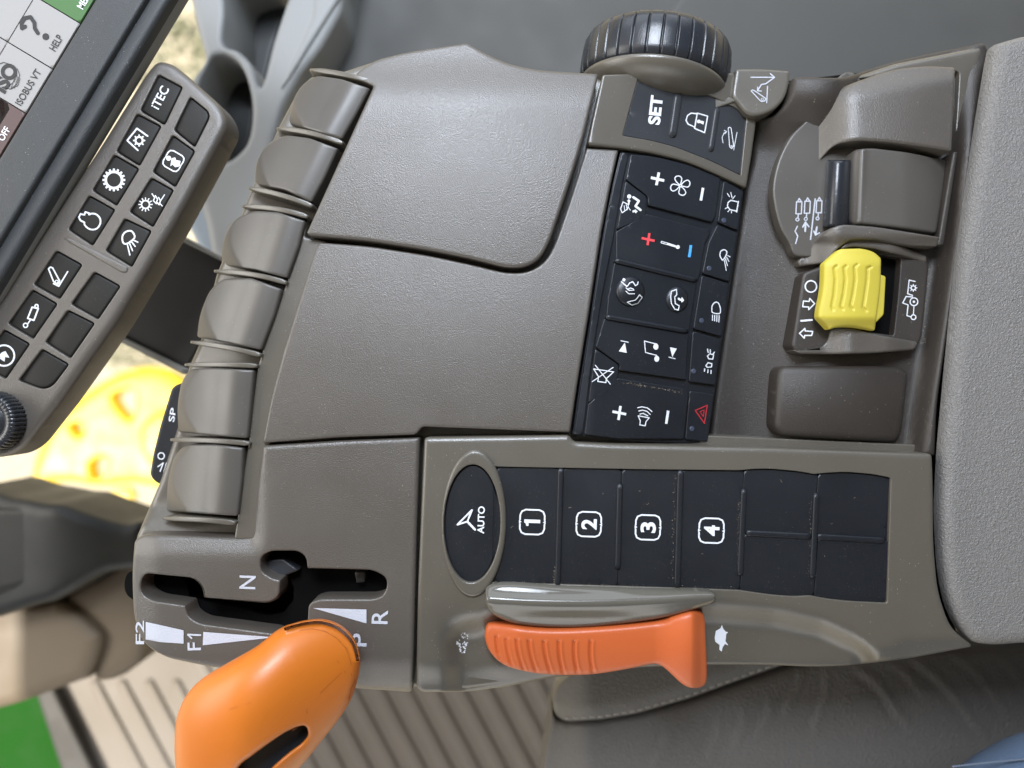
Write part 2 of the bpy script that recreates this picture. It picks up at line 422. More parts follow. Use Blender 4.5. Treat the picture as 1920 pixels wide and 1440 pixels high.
# cup holder console, pale blue-grey
ch=thing('cup_holder','pale grey cup holder tray with two dark wells beside the monitor keypad','cup holder',(440,200,-900))
zc=-640
mb=MB()
out=rnd([(330,-120),(655,-120),(640,20),(600,90),(560,140),(530,200),(505,300),(500,360),(470,480),(400,500),(385,420),(360,330),(355,150),(385,110),(370,60)],14)
w1=curve([(432,-60),(560,-70),(535,10),(512,80),(494,150),(484,160),(470,120),(445,95),(418,82),(420,30)])
w2=curve([(392,112),(420,100),(448,118),(466,160),(472,215),(462,268),(430,300),(398,305),(378,280),(385,240),(372,170)])
mb.plate(out,zc,14,260,holes=[w1,w2],grid=60,rh=10,step=20)
mb.build('tray','bluegrey',ch)
for h,n,z in ((w1,'pocket',-330),(w2,'cup_well',-250)):
    q=MB(); q.plate([((x-(430 if n=='cup_well' else 485))*1.04+(430 if n=='cup_well' else 485),(y-(205 if n=='cup_well' else 50))*1.04+(205 if n=='cup_well' else 50)) for x,y in h],zc-(190 if n=='cup_well' else 250),6,20,grid=60); q.build(n,'wellgrey',ch)
mb=MB(); mb.plate(rnd([(545,140),(640,-10),(660,-120),(600,-120),(585,30),(522,170)],10),zc+10,8,120,grid=60); mb.build('rail','bluegrey',ch)
# blue strut
mb=MB(); mb.plate(rnd([(338,395),(372,345),(440,470),(420,520),(390,500)],6),-900,10,40,grid=60)
tag(mb.build('strut','strut'),'pale blue strut between the cup holder and the dark monitor arm','strut')
# pale roadside bush outside
def bush(cx,cy,z,R,n,name,label):
    mb=MB(); c=U(cx,cy,z); rr=random.Random(cx)
    for i in range(n):
        a=rr.uniform(0,6.283); e=rr.uniform(-1,1); r=R*S*rr.uniform(0.3,1)**0.5
        p=(c[0]+r*math.cos(a)*math.sqrt(1-e*e),c[1]+r*math.sin(a)*math.sqrt(1-e*e),c[2]+r*e*0.7)
        s_=R*S*rr.uniform(0.05,0.12); u=Vector((rr.uniform(-1,1),rr.uniform(-1,1),rr.uniform(-1,1))).normalized(); v=u.cross(Vector((rr.uniform(-1,1),rr.uniform(-1,1),1))).normalized()
        P=Vector(p); mb.add([tuple(P-u*s_),tuple(P+v*s_*0.5),tuple(P+u*s_),tuple(P-v*s_*0.5)],[[0,1,2,3]])
    return tag(mb.build(name,'leaf'),label,'bush')
bush(318,110,-6500,560,700,'bush','pale sunlit bush outside between the monitor and the cup holder')
bush(250,640,-7200,420,500,'bush','straw coloured plant outside above the yellow wheel')
# monitor arm
ARM=[]
mb=MB(); mb.plate(rnd([(318,432),(418,488),(400,600),(348,692),(200,616),(215,560)],5),-330,5,30,grid=60); ARM.append((mb,'mounting_arm','arm'))
for a in ([(316,428),(420,486),(420,492),(312,438)],[(196,616),(350,692),(344,702),(192,625)]):
    q=MB(); q.plate(rnd(a,2),-318,2,60,grid=60); ARM.append((q,'arm_edge','armedge'))
# yellow wheel rim outside
wh=thing('yellow_wheel','bright yellow sunlit wheel rim seen outside, left of the black levers','wheel',(200,820,-5500))
mb=MB()
mb.plate(curve([(356,722),(300,690),(240,694),(170,728),(110,778),(72,840),(62,902),(130,903),(180,912),(250,906),(330,918),(420,900),(420,760)]),-5200,30,160,
  holes=[curve([(208,744),(252,730),(244,788)]),curve([(130,796),(156,794),(150,818),(136,812)]),curve([(168,868),(200,856),(195,890),(172,900)])],grid=60,rh=12,step=15)
mb.build('rim','ywheel',wh)
q=MB(); q.plate(curve([(268,790),(320,770),(330,850),(285,872),(262,836)]),-5170,20,60,grid=40); q.build('hub','ywheel',wh)
q=MB(); q.plate(curve([(210,918),(240,915),(250,935),(232,945),(212,936)]),-5200,8,60,grid=40); q.build('valve','ywheel',wh)
# steering column
st=thing('steering_column','dark glossy steering column cover with a beige lower shroud at the left edge','steering column',(100,1100,-900))
mb=MB(); mb.plate(curve([(-80,930),(20,935),(75,945),(110,948),(150,962),(225,985),(262,985),(262,1060),(190,1078),(120,1118),(70,1136),(-80,1155)]),lambda x,y:-880+30*np.sin(x/60.),26,260,grid=30); mb.build('upper_cover','column',st)
q=MB(); q.plate(rnd([(-30,955),(72,952),(78,1090),(-30,1120)],16),-860,10,30,grid=40); q.build('switch_cover','column',st)
q=MB(); q.plate(curve([(-80,1130),(70,1134),(108,1132),(170,1180),(185,1204),(165,1262),(140,1282),(-80,1335)]),-1000,28,260,grid=30); q.build('lower_shroud','beige',st)
q=MB(); q.plate(curve([(118,1120),(190,1078),(262,1040),(270,1210),(238,1262),(190,1280),(172,1268),(190,1205),(172,1175)]),-1040,24,240,grid=30); q.build('side_shroud','beige',st)
# green step and its dark seal
mb=MB(); mb.plate(rnd([(-120,1330),(78,1292),(150,1470),(150,1600),(-120,1600)],4),-2300,6,80,grid=80)
tag(mb.build('step_panel','green'),'bright green painted panel beyond the floor mat, bottom left corner','panel')
mb=MB(); mb.plate(rnd([(66,1298),(98,1290),(176,1450),(240,1640),(180,1640)],4),-1600,6,60,grid=80)
tag(mb.build('door_seal','arm'),'dark rubber seal strip between the green panel and the floor mat','seal')

# ================================================================== MONITOR
A0=58.9
e1=np.array([math.cos(math.radians(A0)),-math.sin(math.radians(A0))]); e2=np.array([math.sin(math.radians(A0)),math.cos(math.radians(A0))])
def mo(a,b):   # along the bezel, away from the screen edge; origin (0,293)
    p=np.array([0,293])+e1*a+e2*b; return (float(p[0]),float(p[1]))
mon=thing('monitor','charcoal framed touch screen monitor in the top left corner','monitor',(60,120,-60))
mz=0
arm=None
for g_,n_,m_ in ARM:
    o_=g_.build(n_,m_,mon if arm is None else arm); arm=arm or o_
mb=MB(); mb.plate(rnd([mo(-400,0),mo(700,0),mo(700,80),mo(-400,80)],2),mz+10,5,40,grid=60); mb.build('bezel','bezel',mon)
q=MB(); q.plate(rnd([mo(-400,82),mo(700,82),mo(700,118),mo(-400,118)],2),mz-2,9,40,grid=60); q.build('bezel_rim','bezel',mon)
q=MB(); q.plate(rnd([mo(-400,119),mo(700,119),mo(700,134),mo(-400,134)],1),mz-26,4,24,grid=60); q.build('back_edge','silverstrip',mon)
q=MB(); q.plate(rnd([mo(-400,-300),mo(700,-300),mo(700,0.5),mo(-400,0.5)],0),mz-6,0,10,grid=100); scr=q.build('screen','ink',mon)
def tile(a0,a1,b0,b1,m,pr=None,ink='ink',txt=()):
    q=MB(); q.plate(rnd([mo(a0,b0),mo(a1,b0),mo(a1,b1),mo(a0,b1)],0),mz,0.4,3,grid=60)
    if pr: q.deco(pr,mz,Z1,1,1/3.)
    return q.build('screen_tile',[m,ink],scr)
tile(95,190,-98,-2,'screen_white',[('T','ISOBUS VT',158,490,42,225,A0,0.01),('T','ISO',30,435,92,165,A0,0.045),
  ('L',[(60,500),(95,470),(110,420),(95,385)],4),('L',[(52,480),(80,455),(95,420)],3),('L',[(30,495),(60,500),(100,480),(112,440)],3),('L',[(60,500),(80,440)],3),('L',[(80,495),(100,430)],3),('L',[(-10,360),(20,350),(50,360)],4)])
tile(192,290,-98,-2,'screen_white',[('T','HELP',315,240,42,92,A0,0.015),('L',[(140,148),(122,158),(120,128),(140,100),(170,95),(192,125),(195,160),(212,185)],22),('D',(256,205),19)])
tile(292,500,-98,-2,'screen_green',[('T','MENU',478,-5,42,115,A0,0.015)],'white')
tile(-200,93,-98,-2,'screen_brown',[('T','OFF',22,752,40,80,A0,0.015)],'white')
for a0,a1 in ((-210,93),(95,190),(192,290)):
    tile(a0,a1,-200,-100,'screen_white')
tile(20,93,-98,-30,'screen_white')

# ================================================================== MONITOR KEYPAD
kp=thing('monitor_keypad','grey keypad bar with lit symbol keys and ribbed knob under the monitor','keypad',(200,480,-120))
kz=-40
mb=MB(); kout=rnd([(293,110,22),(320,116,14),(352,142,12),(412,196,26),(426,232,30),(380,318),(318,432),(213,607),(110,753),(40,842,30),(0,860,40),(-90,850,30),(-90,600),(0,558),(190,265),(272,134,30)],10)
def Q(tf,*p,r=5): return rnd(p,r,tf)
rows1=[Q(Z1,(890,420),(1025,490),(925,700),(790,620)),Q(Z1,(770,640),(905,710),(785,930),(655,850)),Q(Z1,(640,870),(780,950),(655,1155),(520,1070)),Q(Z1,(500,1100),(645,1180),(520,1380),(385,1290))]
rows2=[Q(Z1,(1070,545),(1185,640,14),(1095,825),(980,730)),Q(Z1,(970,760),(1095,850),(985,1050),(860,965)),Q(Z1,(850,1000),(975,1070),(860,1275),(730,1190)),Q(Z1,(700,1230),(850,1300),(740,1500),(595,1410))]
rows3=[Q(Z2,(315,210),(460,290),(335,480),(190,400)),Q(Z2,(180,430),(320,510),(185,705),(45,620)),Q(Z2,(20,655),(165,735),(30,930),(-110,850))]
rows4=[Q(Z2,(530,330),(675,410),(550,595),(400,510)),Q(Z2,(380,545),(530,620),(395,815),(255,725)),Q(Z2,(235,765),(385,850),(270,1000,24),(105,940))]
def grow(O,d):
    O=np.array(O); 
    c=O.mean(0); v=O-c; l=np.hypot(v[:,0],v[:,1])[:,None]; return [tuple(p) for p in c+v*(l+d)/l]
allk=rows1+rows2+rows3+rows4
mb.plate(kout,kz,12,60,holes=[grow(k,1.2) for k in allk],grid=14,rh=2,step=8)
mb.plate(rnd([(115,447),(126,443),(240,500),(238,512),(228,512)],4),kz+2,4,3,grid=20)
mb.build('housing','plastic',kp)
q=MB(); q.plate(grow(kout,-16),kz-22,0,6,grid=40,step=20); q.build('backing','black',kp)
def gear(c,r,w,n,tl):
    p=[('O',c,r,w)]
    for i in range(n):
        a=2*math.pi*i/n; p.append(('B',(c[0]+r*math.cos(a),c[1]+r*math.sin(a)),(c[0]+(r+tl)*math.cos(a),c[1]+(r+tl)*math.sin(a)),w*0.8))
    return p
def rsq(cx,cy,h,ang,w,tf=ID):
    f=frame(cx,cy,ang); k=h*0.45
    P=[(-h+k,h),(-0.18*h,h)],[(0.18*h,h),(h-k,h),(h-k*.3,h-k*.3),(h,h-k),(h,-h+k),(h-k*.3,-h+k*.3),(h-k,-h),(0.18*h,-h)],[(-0.18*h,-h),(-h+k,-h),(-h+k*.3,-h+k*.3),(-h,-h+k),(-h,h-k),(-h+k*.3,h-k*.3),(-h+k,h)]
    out=[('L',[f(q) for q in s],w) for s in P]
    out+=[('P',[f((-0.15*h,h+2)),f((0.15*h,h+2)),f((0,h*0.86))]),('P',[f((-0.15*h,-h-2)),f((0.15*h,-h-2)),f((0,-h*0.86))])]
    return out
ic1=[[('T','iTEC',900,548,52,132,62,0.012)],
 [('L',[(830,765),(770,722),(715,790),(775,845)],9)]+gear((782,790),20,10,8,14),
 gear((640,1012),46,14,16,18),
 [('L',curve([(500,1207),(535,1203),(560,1225),(564,1255),(545,1285),(512,1291),(484,1275),(474,1250)],ID,3)[:-3]+[(474,1250),(452,1240),(443,1222),(452,1203),(474,1208),(480,1192),(502,1200),(500,1207)],9)]]
ic2=[[],rsq(975,905,50,60,7)+[('D',(948,890),14),('P',[(965,890),(985,885),(990,900),(1015,905),(1010,935),(985,940),(970,925),(958,935)])],
 gear((818,1150),22,7,12,18)+[('L',[(855+i*18,1090+i*10),(870+i*16,1112+i*8),(862+i*18,1128+i*8),(880+i*16,1146+i*6)],6) for i in range(3)]+[('L',[(890,1150),(925,1095)],5)],
 [('L',curve([(688,1330),(705,1305),(735,1298),(752,1315),(755,1340),(715,1370),(692,1365)],ID,3),9,True)]+[('L',[(752-12*i,1352+8*i),(775-15*i,1362+24*i)],7) for i in range(4)]]
ic3=[[('L',[(272,312),(284,302),(296,308),(335,380),(328,397),(312,395),(300,382)],8,True),('L',[(380,328),(330,410),(300,395)],8),('O',(318,384),8,5)],
 [('L',[(180,528),(215,535),(190,602),(155,590)],9,True),('L',[(170,600),(155,622)],7),('O',(143,630),12,7),('O',(205,522),9,7)],
 [('O',(22,800),58,10),('P',[(10,782),(30,775),(52,812),(28,808),(25,835),(0,818),(8,800),(-10,835),(-30,820)])]]
for rows,ics,tf in ((rows1,ic1,Z1),(rows2,ic2,Z1),(rows3,ic3,Z2),(rows4,[[],[],[]],Z2)):
    for k,ic in zip(rows,ics):
        c=np.mean(k,axis=0)
        zk=lambda x,y,c=c:kz-4-((x-c[0])**2+(y-c[1])**2)*0.0012
        q=MB(); q.plate(k,zk,3.5,14,grid=7,step=6)
        if ic: q.deco(ic,zk,tf,1,1/3.)
        q.build('key',['keydark','white'],kp)
def knob(cx,cy,z,r,h,nr,mats,parent,name='knob'):
    q=MB(); c=Vector(U(cx,cy,z)); k=(D-z)/D*S; rings=[]
    n=nr*6
    for (fr,fh,rib) in ((1.0,-1,1),(1.0,0.5,1),(0.97,0.85,1),(0.9,1.0,0.5),(0.66,1.0,0),(0.62,0.8,0),(0.58,0.8,0),(0.5,0.92,0),(0.01,0.95,0)):
        rg=[]
        for i in range(n):
            a=2*math.pi*i/n; rr=r*fr*(1-0.05*rib*(1 if (i%6) in (0,1) else 0)); rg.append((c.x+rr*k*math.cos(a),c.y+rr*k*math.sin(a),c.z+h*S*fh))
        rings.append(rg)
    q.loft(rings,cap=True); return q.build(name,mats,parent)
knob(-6,790,kz,57,34,44,'rubber',kp,'rotary_knob')

# ================================================================== CONSOLE
con=thing('armrest_console','taupe tractor armrest console with black keypads, orange gear lever and yellow switch','console',(960,720,-250))
# inner dark shell filling the gaps
shell=rnd([(640,150),(880,100),(960,142),(1040,156),(1120,158),(1480,150),(1700,125),(1846,92),(1800,600),(1764,860),(1770,1100),(1800,1200),(1560,1240),(1050,1240),(790,1285),(500,1250),(300,1225),(262,1180),(262,1015),(330,940),(330,800),(420,560),(560,250)],10)
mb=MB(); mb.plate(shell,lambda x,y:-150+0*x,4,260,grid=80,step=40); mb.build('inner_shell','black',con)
# side skirts following the body silhouette
body=rnd([(590,134,16),(640,132),(700,112),(875,84),(1000,134),(1120,142),(1200,150),(1380,178),(1500,146),(1583,148),(1680,116),(1842,84,14),(1846,96,8),(1806,400),(1752,760),(1748,860),(1752,1100),(1784,1190,20),(1826,1212,20),(1704,1234),(1590,1246),(1526,1248),(1329,1244),(1040,1262),(950,1285),(870,1296),(640,1284),(500,1260),(380,1246),(300,1230),(266,1202,20),(252,1160),(248,1080),(252,1008,8),(296,905),(330,800),(350,690),(372,640),(402,515),(460,375),(520,235),(560,160)],8)
lowcut=rnd([(1150,290),(1215,230),(1335,205),(1480,156),(1800,132),(1780,450),(1750,640),(1735,835),(1085,806),(1125,560)],10)
slot=rnd([(262,1094,16),(270,1075,12),(364,1084,14),(381,1100,10),(385,1121,3),(504,1130,14),(523,1119,10),(525,1088,2),(512,1086,6),(488,1072,14),(488,1044,14),(507,1033,14),(559,1033,14),(574,1045,12),(576,1066,2),(700,1069,16),(724,1083,14),(726,1100,14),(718,1118,14),(700,1124,12),(598,1124,14),(578,1132,14),(576,1172,2),(625,1170,14),(648,1192,14),(640,1218,10),(560,1218),(514,1189,6),(372,1170,14),(352,1156,8),(346,1136,3),(285,1127,10),(265,1115,12)],6)
mb=MB(); mb.plate(body,lambda x,y:-62+0*x-40*sm((480-x)/150)*sm((1000-y)/60),12,150,holes=[lowcut,grow(slot,3)],grid=24,rh=2,step=10); mb.build('body_shell','frame',con)
# --- lid
lidz=lambda x,y:4+10*(1-((x-840)/330.)**2)-6*((y-300)/220.)**2-26*sm((200-y)/110)-18*sm((690-x-(y-150)*-0.44)/60)*0
lid=rnd([(664,138,30),(700,112,30),(760,97,30),(875,80,6),(905,97,20),(950,118,30),(1010,131,30),(1123,137,4),(1093,262,30),(1062,362,30),(1030,455,20),(1012,486,22),(985,501,26),(950,502,26),(880,484,30),(800,468,30),(690,451,30),(578,441,5),(574,436,3),(700,160,4),(676,150,6)],8)
mb=MB(); mb.plate(lid,lidz,5,45,grid=14,step=7); mb.build('storage_lid','plastic',con)
# --- centre panel (wraps the lid corner)
cz=lambda x,y:-2+6*(1-((x-820)/330.)**2)-4*((y-640)/200.)**2-14*sm((570-(y-460)*0.29-x+26)/34)
cen=rnd([(598,454,6),(690,461,30),(800,478,30),(880,495,30),(950,512,26),(990,511,30),(1022,492,24),(1040,460,20),(1072,366,30),(1100,276,4),(1160,281,4),(1143,356,30),(1127,437,30),(1105,582,30),(1083,717,30),(1069,811,5),(792,800,6),(780,815,6),(640,820,20),(492,831,4),(508,745,30),(532,655,30),(562,560,30),(590,470,10)],6)
mb=MB(); mb.plate(cen,cz,4,45,grid=13,step=7); mb.build('centre_panel','plastic',con)
# --- side rail beside the levers
rail=rnd([(576,410,3),(571,444,3),(612,452,4),(585,540,20),(550,650,30),(520,760,30),(506,835,4),(496,1012,6),(438,1012,6),(446,960,10),(465,832,10),(482,690,10),(492,655,10),(537,528,10)],4)
mb=MB(); mb.plate(rail,lambda x,y:-16+0*x,4,50,grid=14,step=7); mb.build('side_rail','frame',con)
# --- shifter plate
pz=lambda x,y:-6-14*sm((1300-(y+22))/-30)-10*sm((300-x)/60)-30*sm((y-1225)/90)-12*sm((500-x)/30)*sm((1045-y)/45)
shp=rnd([(492,836,4),(640,826,20),(787,820,5),(781,1000,30),(777,1150,30),(773,1300,8),(640,1291,20),(500,1268,20),(380,1250,30),(305,1234,30),(264,1206,26),(249,1160,30),(245,1080,30),(250,1012,14),(268,1003,8),(460,1008,8),(474,1000,10),(480,920,10)],6)
mb=MB(); mb.plate(shp,pz,7,50,holes=[slot],grid=12,rh=3,step=7)
mb.deco([('T','F2',262,1186,16,44,90,0.01),('T','F',364,1212,25,15,92,0.01),('B',(351,1190),(377,1191),3.4),('L',[(352.5,1190),(359,1197)],3),('T','N',464,1092,30,25,88,0.01),('T','R',712,1157,30,26,88,0.01),('T','P',674,1200,27,24,88,0.01),
 ('P',[(273,1166),(300,1172),(344,1182),(344,1207),(300,1204),(273,1199)]),('P',[(381,1185),(515,1195),(380,1210)]),('P',[(586,1140),(687,1143),(687,1169)])],pz,ID,1)
mb.build('shift_gate',['plastic','silver'],con)
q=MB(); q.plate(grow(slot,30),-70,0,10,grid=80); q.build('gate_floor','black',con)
q=MB(); q.plate(rnd([(492,1052),(530,1048),(560,1070),(530,1082),(495,1078)],4),-44,3,30,grid=30); q.build('gate_latch','keygrey',con)
q=MB(); q.plate(rnd([(664,1072),(686,1072),(684,1092),(668,1094)],3),-46,3,20,grid=30); q.build('gate_bracket','column',con)
# --- button frame
crest=lambda x:np.interp(x,[700,900,960,1340,1450,1540,1600,1645,1700,1760,1900],[1190,1150,1120,1128,1136,1156,1184,1216,1190,1190,1190])
def bz(x,y):
    z=4-8*((y-960)/300.)**2
    c=crest(x); left=sm((930-x)/60)
    rec=sm((y-c+6)/56)*40*sm((x-820)/60)*sm((1670-x)/60)
    far=sm((y-c)/70)*30*(1-sm((1650-x)/60))
    h=-22*np.exp(-(((x-868)/48.)**2+((y-1205)/55.)**2))
    return z-rec-far+h*0.8-22*sm((y-1235)/60)
btn=rnd([(795,820,8),(1066,816,4),(1078,829,6),(1150,833,10),(1450,840,20),(1750,851,8),(1752,900,20),(1753,1020,30),(1761,1110,30),(1785,1180,30),(1830,1214,12),(1704,1238,30),(1590,1251,30),(1526,1253,30),(1429,1249,30),(1329,1249,20),(1200,1254,20),(1040,1272,20),(950,1290,20),(870,1300,20),(790,1300,14),(779,1290,6),(783,1100,30),(787,1000,30)],6)
pad=rnd([(926,875,3),(1200,880,10),(1387,882,4),(1418,879,20),(1448,879,20),(1500,884,20),(1527,889,3),(1560,886,20),(1588,885,20),(1637,889,20),(1671,896,3),(1668,1000,20),(1664,1131,4),(1594,1128,20),(1550,1123,20),(1518,1117,3),(1492,1119,20),(1448,1116,20),(1387,1107,6),(1282,1103,20),(922,1092,3)],4)
mb=MB(); mb.plate(btn,bz,8,60,holes=[pad,ell(888,982,56,116)],grid=11,rh=1.5,step=7)
mb.deco([('P',[(480,1290),(488,1245),(518,1228),(526,1205),(538,1235),(552,1250),(568,1252),(555,1264),(550,1310),(568,1338),(546,1330),(532,1350),(525,1378),(510,1365),(512,1335),(485,1315)])],bz,ZG,1,1/3.43)
rr=random.Random(4)
hp=curve([(868,1185),(878,1190),(880,1200),(874,1212),(870,1226),(862,1225),(861,1212),(855,1206),(862,1196)])
sp=[]
while len(sp)<70:
    x,y=rr.uniform(850,885),rr.uniform(1183,1228)
    if inside(np.array([[x,y]]),np.array(hp))[0]: sp.append(('D',(x,y),rr.uniform(0.6,1.7)))
mb.deco(sp,bz,ID,1)
mb.build('button_frame',['frame','white'],con)
# ellipse ring and key
q=MB(); q.plate(ell(888,982,61,138,64,0.02),bz and (lambda x,y:9+0*x),6,22,holes=[ell(885,982,53,111,64,0.02)],grid=8,rh=2.5,step=6); q.build('key_surround','frame',con)
steer=[('L',[(390,655),(500,545),(465,632)],13),('L',[(390,655),(465,632)],13),('L',[(465,632),(522,692)],17),('T','AUTO',568,620,52,205,88,0.025)]
q=MB(); zz=lambda x,y:0+0*x-0.0006*((x-885)**2); q.plate(ell(885,982,52,110,64,0.02),zz,3,20,grid=8,step=6); q.deco(steer,zz,ZF,1,1/4.); q.build('auto_key',['key','white'],con)
# preset keypad
kpz=-1
pk=MB(); pk.plate(grow(pad,-3),kpz-5,1,20,grid=40,step=12); pk=pk.build('preset_keypad','key',con)
def band(x0,x1,y0=None,y1=None):
    """slice of the pad outline between two slightly leaning verticals"""
    O=resample(pad,4); lean=lambda y:-(y-990)*0.035*1.0
    X=O[:,0]-lean(O[:,1]); 
    up=[(float(p[0]),float(p[1])) for p in O if p[1]<990]; lo=[(float(p[0]),float(p[1])) for p in O if p[1]>=990]
    topy=lambda x:np.interp(x,[p[0] for p in sorted(up)],[p[1] for p in sorted(up)]); boty=lambda x:np.interp(x,[p[0] for p in sorted(lo)],[p[1] for p in sorted(lo)])
    n=max(2,int((x1-x0)/7)); T=[];B=[]
    for i in range(n+1):
        x=x0+(x1-x0)*i/n; ta=min(x+lean(885),1668); ba=x+lean(1110)
        T.append((ta,topy(ta)+1.2 if y0 is None else y0+ (x-1400)*0.05)); B.append((ba,boty(ba)-1.2 if y1 is None else y1+(x-1400)*0.05))
    return T+B[::-1]
def numkey(x0,x1,c=None,n=None,y0=None,y1=None,name='key'):
    z=lambda x,y:kpz+0*x-0.00035*(y-990)**2*0.3
    q=MB(); q.plate(band(x0,x1,y0,y1),z,1.0,8,grid=12,step=8)
    if n: q.deco(rsq(c[0],c[1],23,88,3.0)+([('T',n,c[0]+0.5,c[1],29,20,88,0.03)] if n!='1' else [('B',(c[0]-15,c[1]-2),(c[0]+15,c[1]-1),6.5),('P',[(c[0]-15,c[1]-4),(c[0]-11,c[1]+7),(c[0]-7,c[1]+7),(c[0]-7,c[1]-2)])]),z,ID,1)
    return q.build(name,['key','white'],pk)
numkey(929,1050,(998,979),'1'); numkey(1051,1162,(1104,983),'2'); numkey(1163,1274,(1215,989),'3'); numkey(1275,1391,(1334,995),'4')
numkey(1392,1530,y1=1001); numkey(1531,1664,y1=1001); numkey(1392,1530,y0=1002); numkey(1531,1664,y0=1002)
for a,b,wd in (((1052,882),(1046,1096),11),((1163,912),(1159,1064),11),((1277,886),(1271,1098),12),((1396,922),(1389,1075),11),((1532,930),(1525,1080),11)):
    q=MB(); q.plate(bar(a,b,wd,n=6),kpz+4.5,3.2,6,grid=12,step=5); q.build('ridge','key',pk)
for a,b in (((1404,1000),(1518,1006)),((1537,1007),(1656,1014))):
    q=MB(); q.plate(bar(a,b,11,n=6),kpz+4,3.2,6,grid=12,step=5); q.build('ridge','key',pk)
# glossy lip above the speed wheel
lip=curve([(927,1096),(1060,1101),(1200,1106),(1327,1111),(1344,1124),(1336,1135),(1310,1143),(1243,1161),(1160,1173),(1077,1179),(993,1176),(947,1166),(915,1147),(910,1124)])
lz=lambda x,y:14+16*np.exp(-((y-1132-0.00022*(x-1080)**2*-1)/16.)**2)-14*sm((y-1145)/30)
mb=MB(); mb.plate(lip,lz,9,40,grid=6,step=5); mb.build('thumb_lip','gloss',con)
# orange speed wheel
owl=curve([(912,1177),(927,1171),(993,1180),(1060,1182),(1160,1176),(1243,1166),(1262,1158),(1293,1149),(1315,1149),(1323,1162),(1325,1200),(1327,1240),(1327,1275),(1320,1289),(1300,1293),(1280,1285),(1253,1260),(1237,1249),(1220,1248),(1177,1257),(1110,1267),(1043,1268),(993,1263),(947,1250),(920,1227),(909,1200)])
gr=[(Z0a,Z0b) for Z0a,Z0b in [((510,400),(545,555)),((565,415),(610,590)),((625,420),(672,600)),((693,425),(742,610)),((778,430),(822,615)),((863,430),(892,615)),((950,430),(972,618)),((1042,428),(1060,618))]]
G=[(ZH(a),ZH(b)) for a,b in gr]
def oz(x,y):
    z=6-22*((y-1195)/60.)**2*0.5-20*sm((980-x)/80)+16*sm((x-1225)/70)-20*sm((x-1296)/26)
    for a,b in G:
        yy=np.clip(y,a[1],b[1]); t=(yy-a[1])/(b[1]-a[1]); xl=a[0]+(b[0]-a[0])*t-6*np.sin(t*3.14)*0.5
        z=z-6*np.exp(-((x-xl)/2.2)**2-((y-yy)/2.)**2)+2*np.exp(-((x-xl-5)/2.5)**2-((y-yy)/2.)**2)
    return z
mb=MB(); mb.plate(owl,oz,8,60,grid=2.6,step=4); mb.build('speed_wheel','orange2',con,'orange ribbed thumb wheel')

# --- levers and fins
levers=[
 [(592,140,14),(640,147),(694,165,4),(668,214),(641,261,4),(600,248),(541,231,6),(545,195,20),(562,160,20)],
 [(536,252,10),(580,258),(634,278,4),(610,330),(584,379,4),(535,356),(476,344,6),(479,300,20),(502,266,20)],
 [(475,394,12),(520,397),(572,414,4),(560,460),(538,521,4),(480,506),(414,496,6),(416,450,20),(436,410,20)],
 [(415,522,12),(470,521),(528,542,4),(514,590),(489,656,4),(430,643),(368,632,6),(373,590,20),(391,545,20)],
 [(355,692,10),(400,690),(476,694,4),(470,760),(464,822,4),(400,817),(333,810,6),(331,760,20),(339,715,20)],
 [(345,834,12),(400,834),(456,840,4),(453,900),(445,968,4),(380,964),(311,958,6),(313,900,20),(325,855,20)]]
lab=['topmost lever paddle','second lever paddle','third lever paddle','fourth lever paddle','fifth lever paddle','lowest lever paddle']
for L_ in levers:
    rt=(L_[2],L_[4]); rx=(L_[2][0]+L_[4][0])/2; ry=(L_[2][1]+L_[4][1])/2
    dx,dy=L_[4][0]-L_[2][0],L_[4][1]-L_[2][1]; l=math.hypot(dx,dy); nx,ny=-dy/l,dx/l
    if nx>0: nx,ny=-nx,-ny
    tx,ty=dx/l,dy/l
    def lzf(x,y,rx=rx,ry=ry,nx=nx,ny=ny,tx=tx,ty=ty,l=l):
        u=(x-rx)*nx+(y-ry)*ny; v=((x-rx)*tx+(y-ry)*ty)/(l*0.5)
        z=-4+5*np.sin(np.clip(u/60.,0,1)*3.14)-60*np.clip((u-25)/110.,0,2)**2
        cr=u-(128-34*v*v)          # crescent: the end rolls away more steeply
        return z-0.8*np.clip(cr,0,60)
    q=MB(); q.plate(rnd(L_,5),lzf,3.5,40,grid=5,step=5); q.build('lever','lever',con)
fins=[((580,130),(640,134),(703,154)),((518,240),(585,244),(643,268)),((465,352),(528,362),(586,386)),((453,386),(520,387),(577,406)),((400,508),(475,510),(537,530)),((356,641),(430,650),(489,666)),((345,684),(410,682),(482,686)),((318,825),(400,825),(468,832)),((304,973),(375,973),(441,981))]
for a,c_,b in fins:
    up=[];dn=[]
    for k in range(13):
        t=k/12; x=(1-t)**2*a[0]+2*t*(1-t)*c_[0]+t*t*b[0]; y=(1-t)**2*a[1]+2*t*(1-t)*c_[1]+t*t*b[1]
        tx=2*(1-t)*(c_[0]-a[0])+2*t*(b[0]-c_[0]); ty=2*(1-t)*(c_[1]-a[1])+2*t*(b[1]-c_[1]); l=math.hypot(tx,ty); h=5.0*min(1,0.45+t*3,0.6+(1-t)*6)
        up.append((x+ty/l*h,y-tx/l*h)); dn.append((x-ty/l*h,y+tx/l*h))
    rx=b[0]
    q=MB(); q.plate(up+dn[::-1],lambda x,y,rx=rx:-3-52*np.clip((rx-x-20)/115.,0,2)**2,2.4,50,grid=6,step=5); q.build('lever_divider','frame',con)
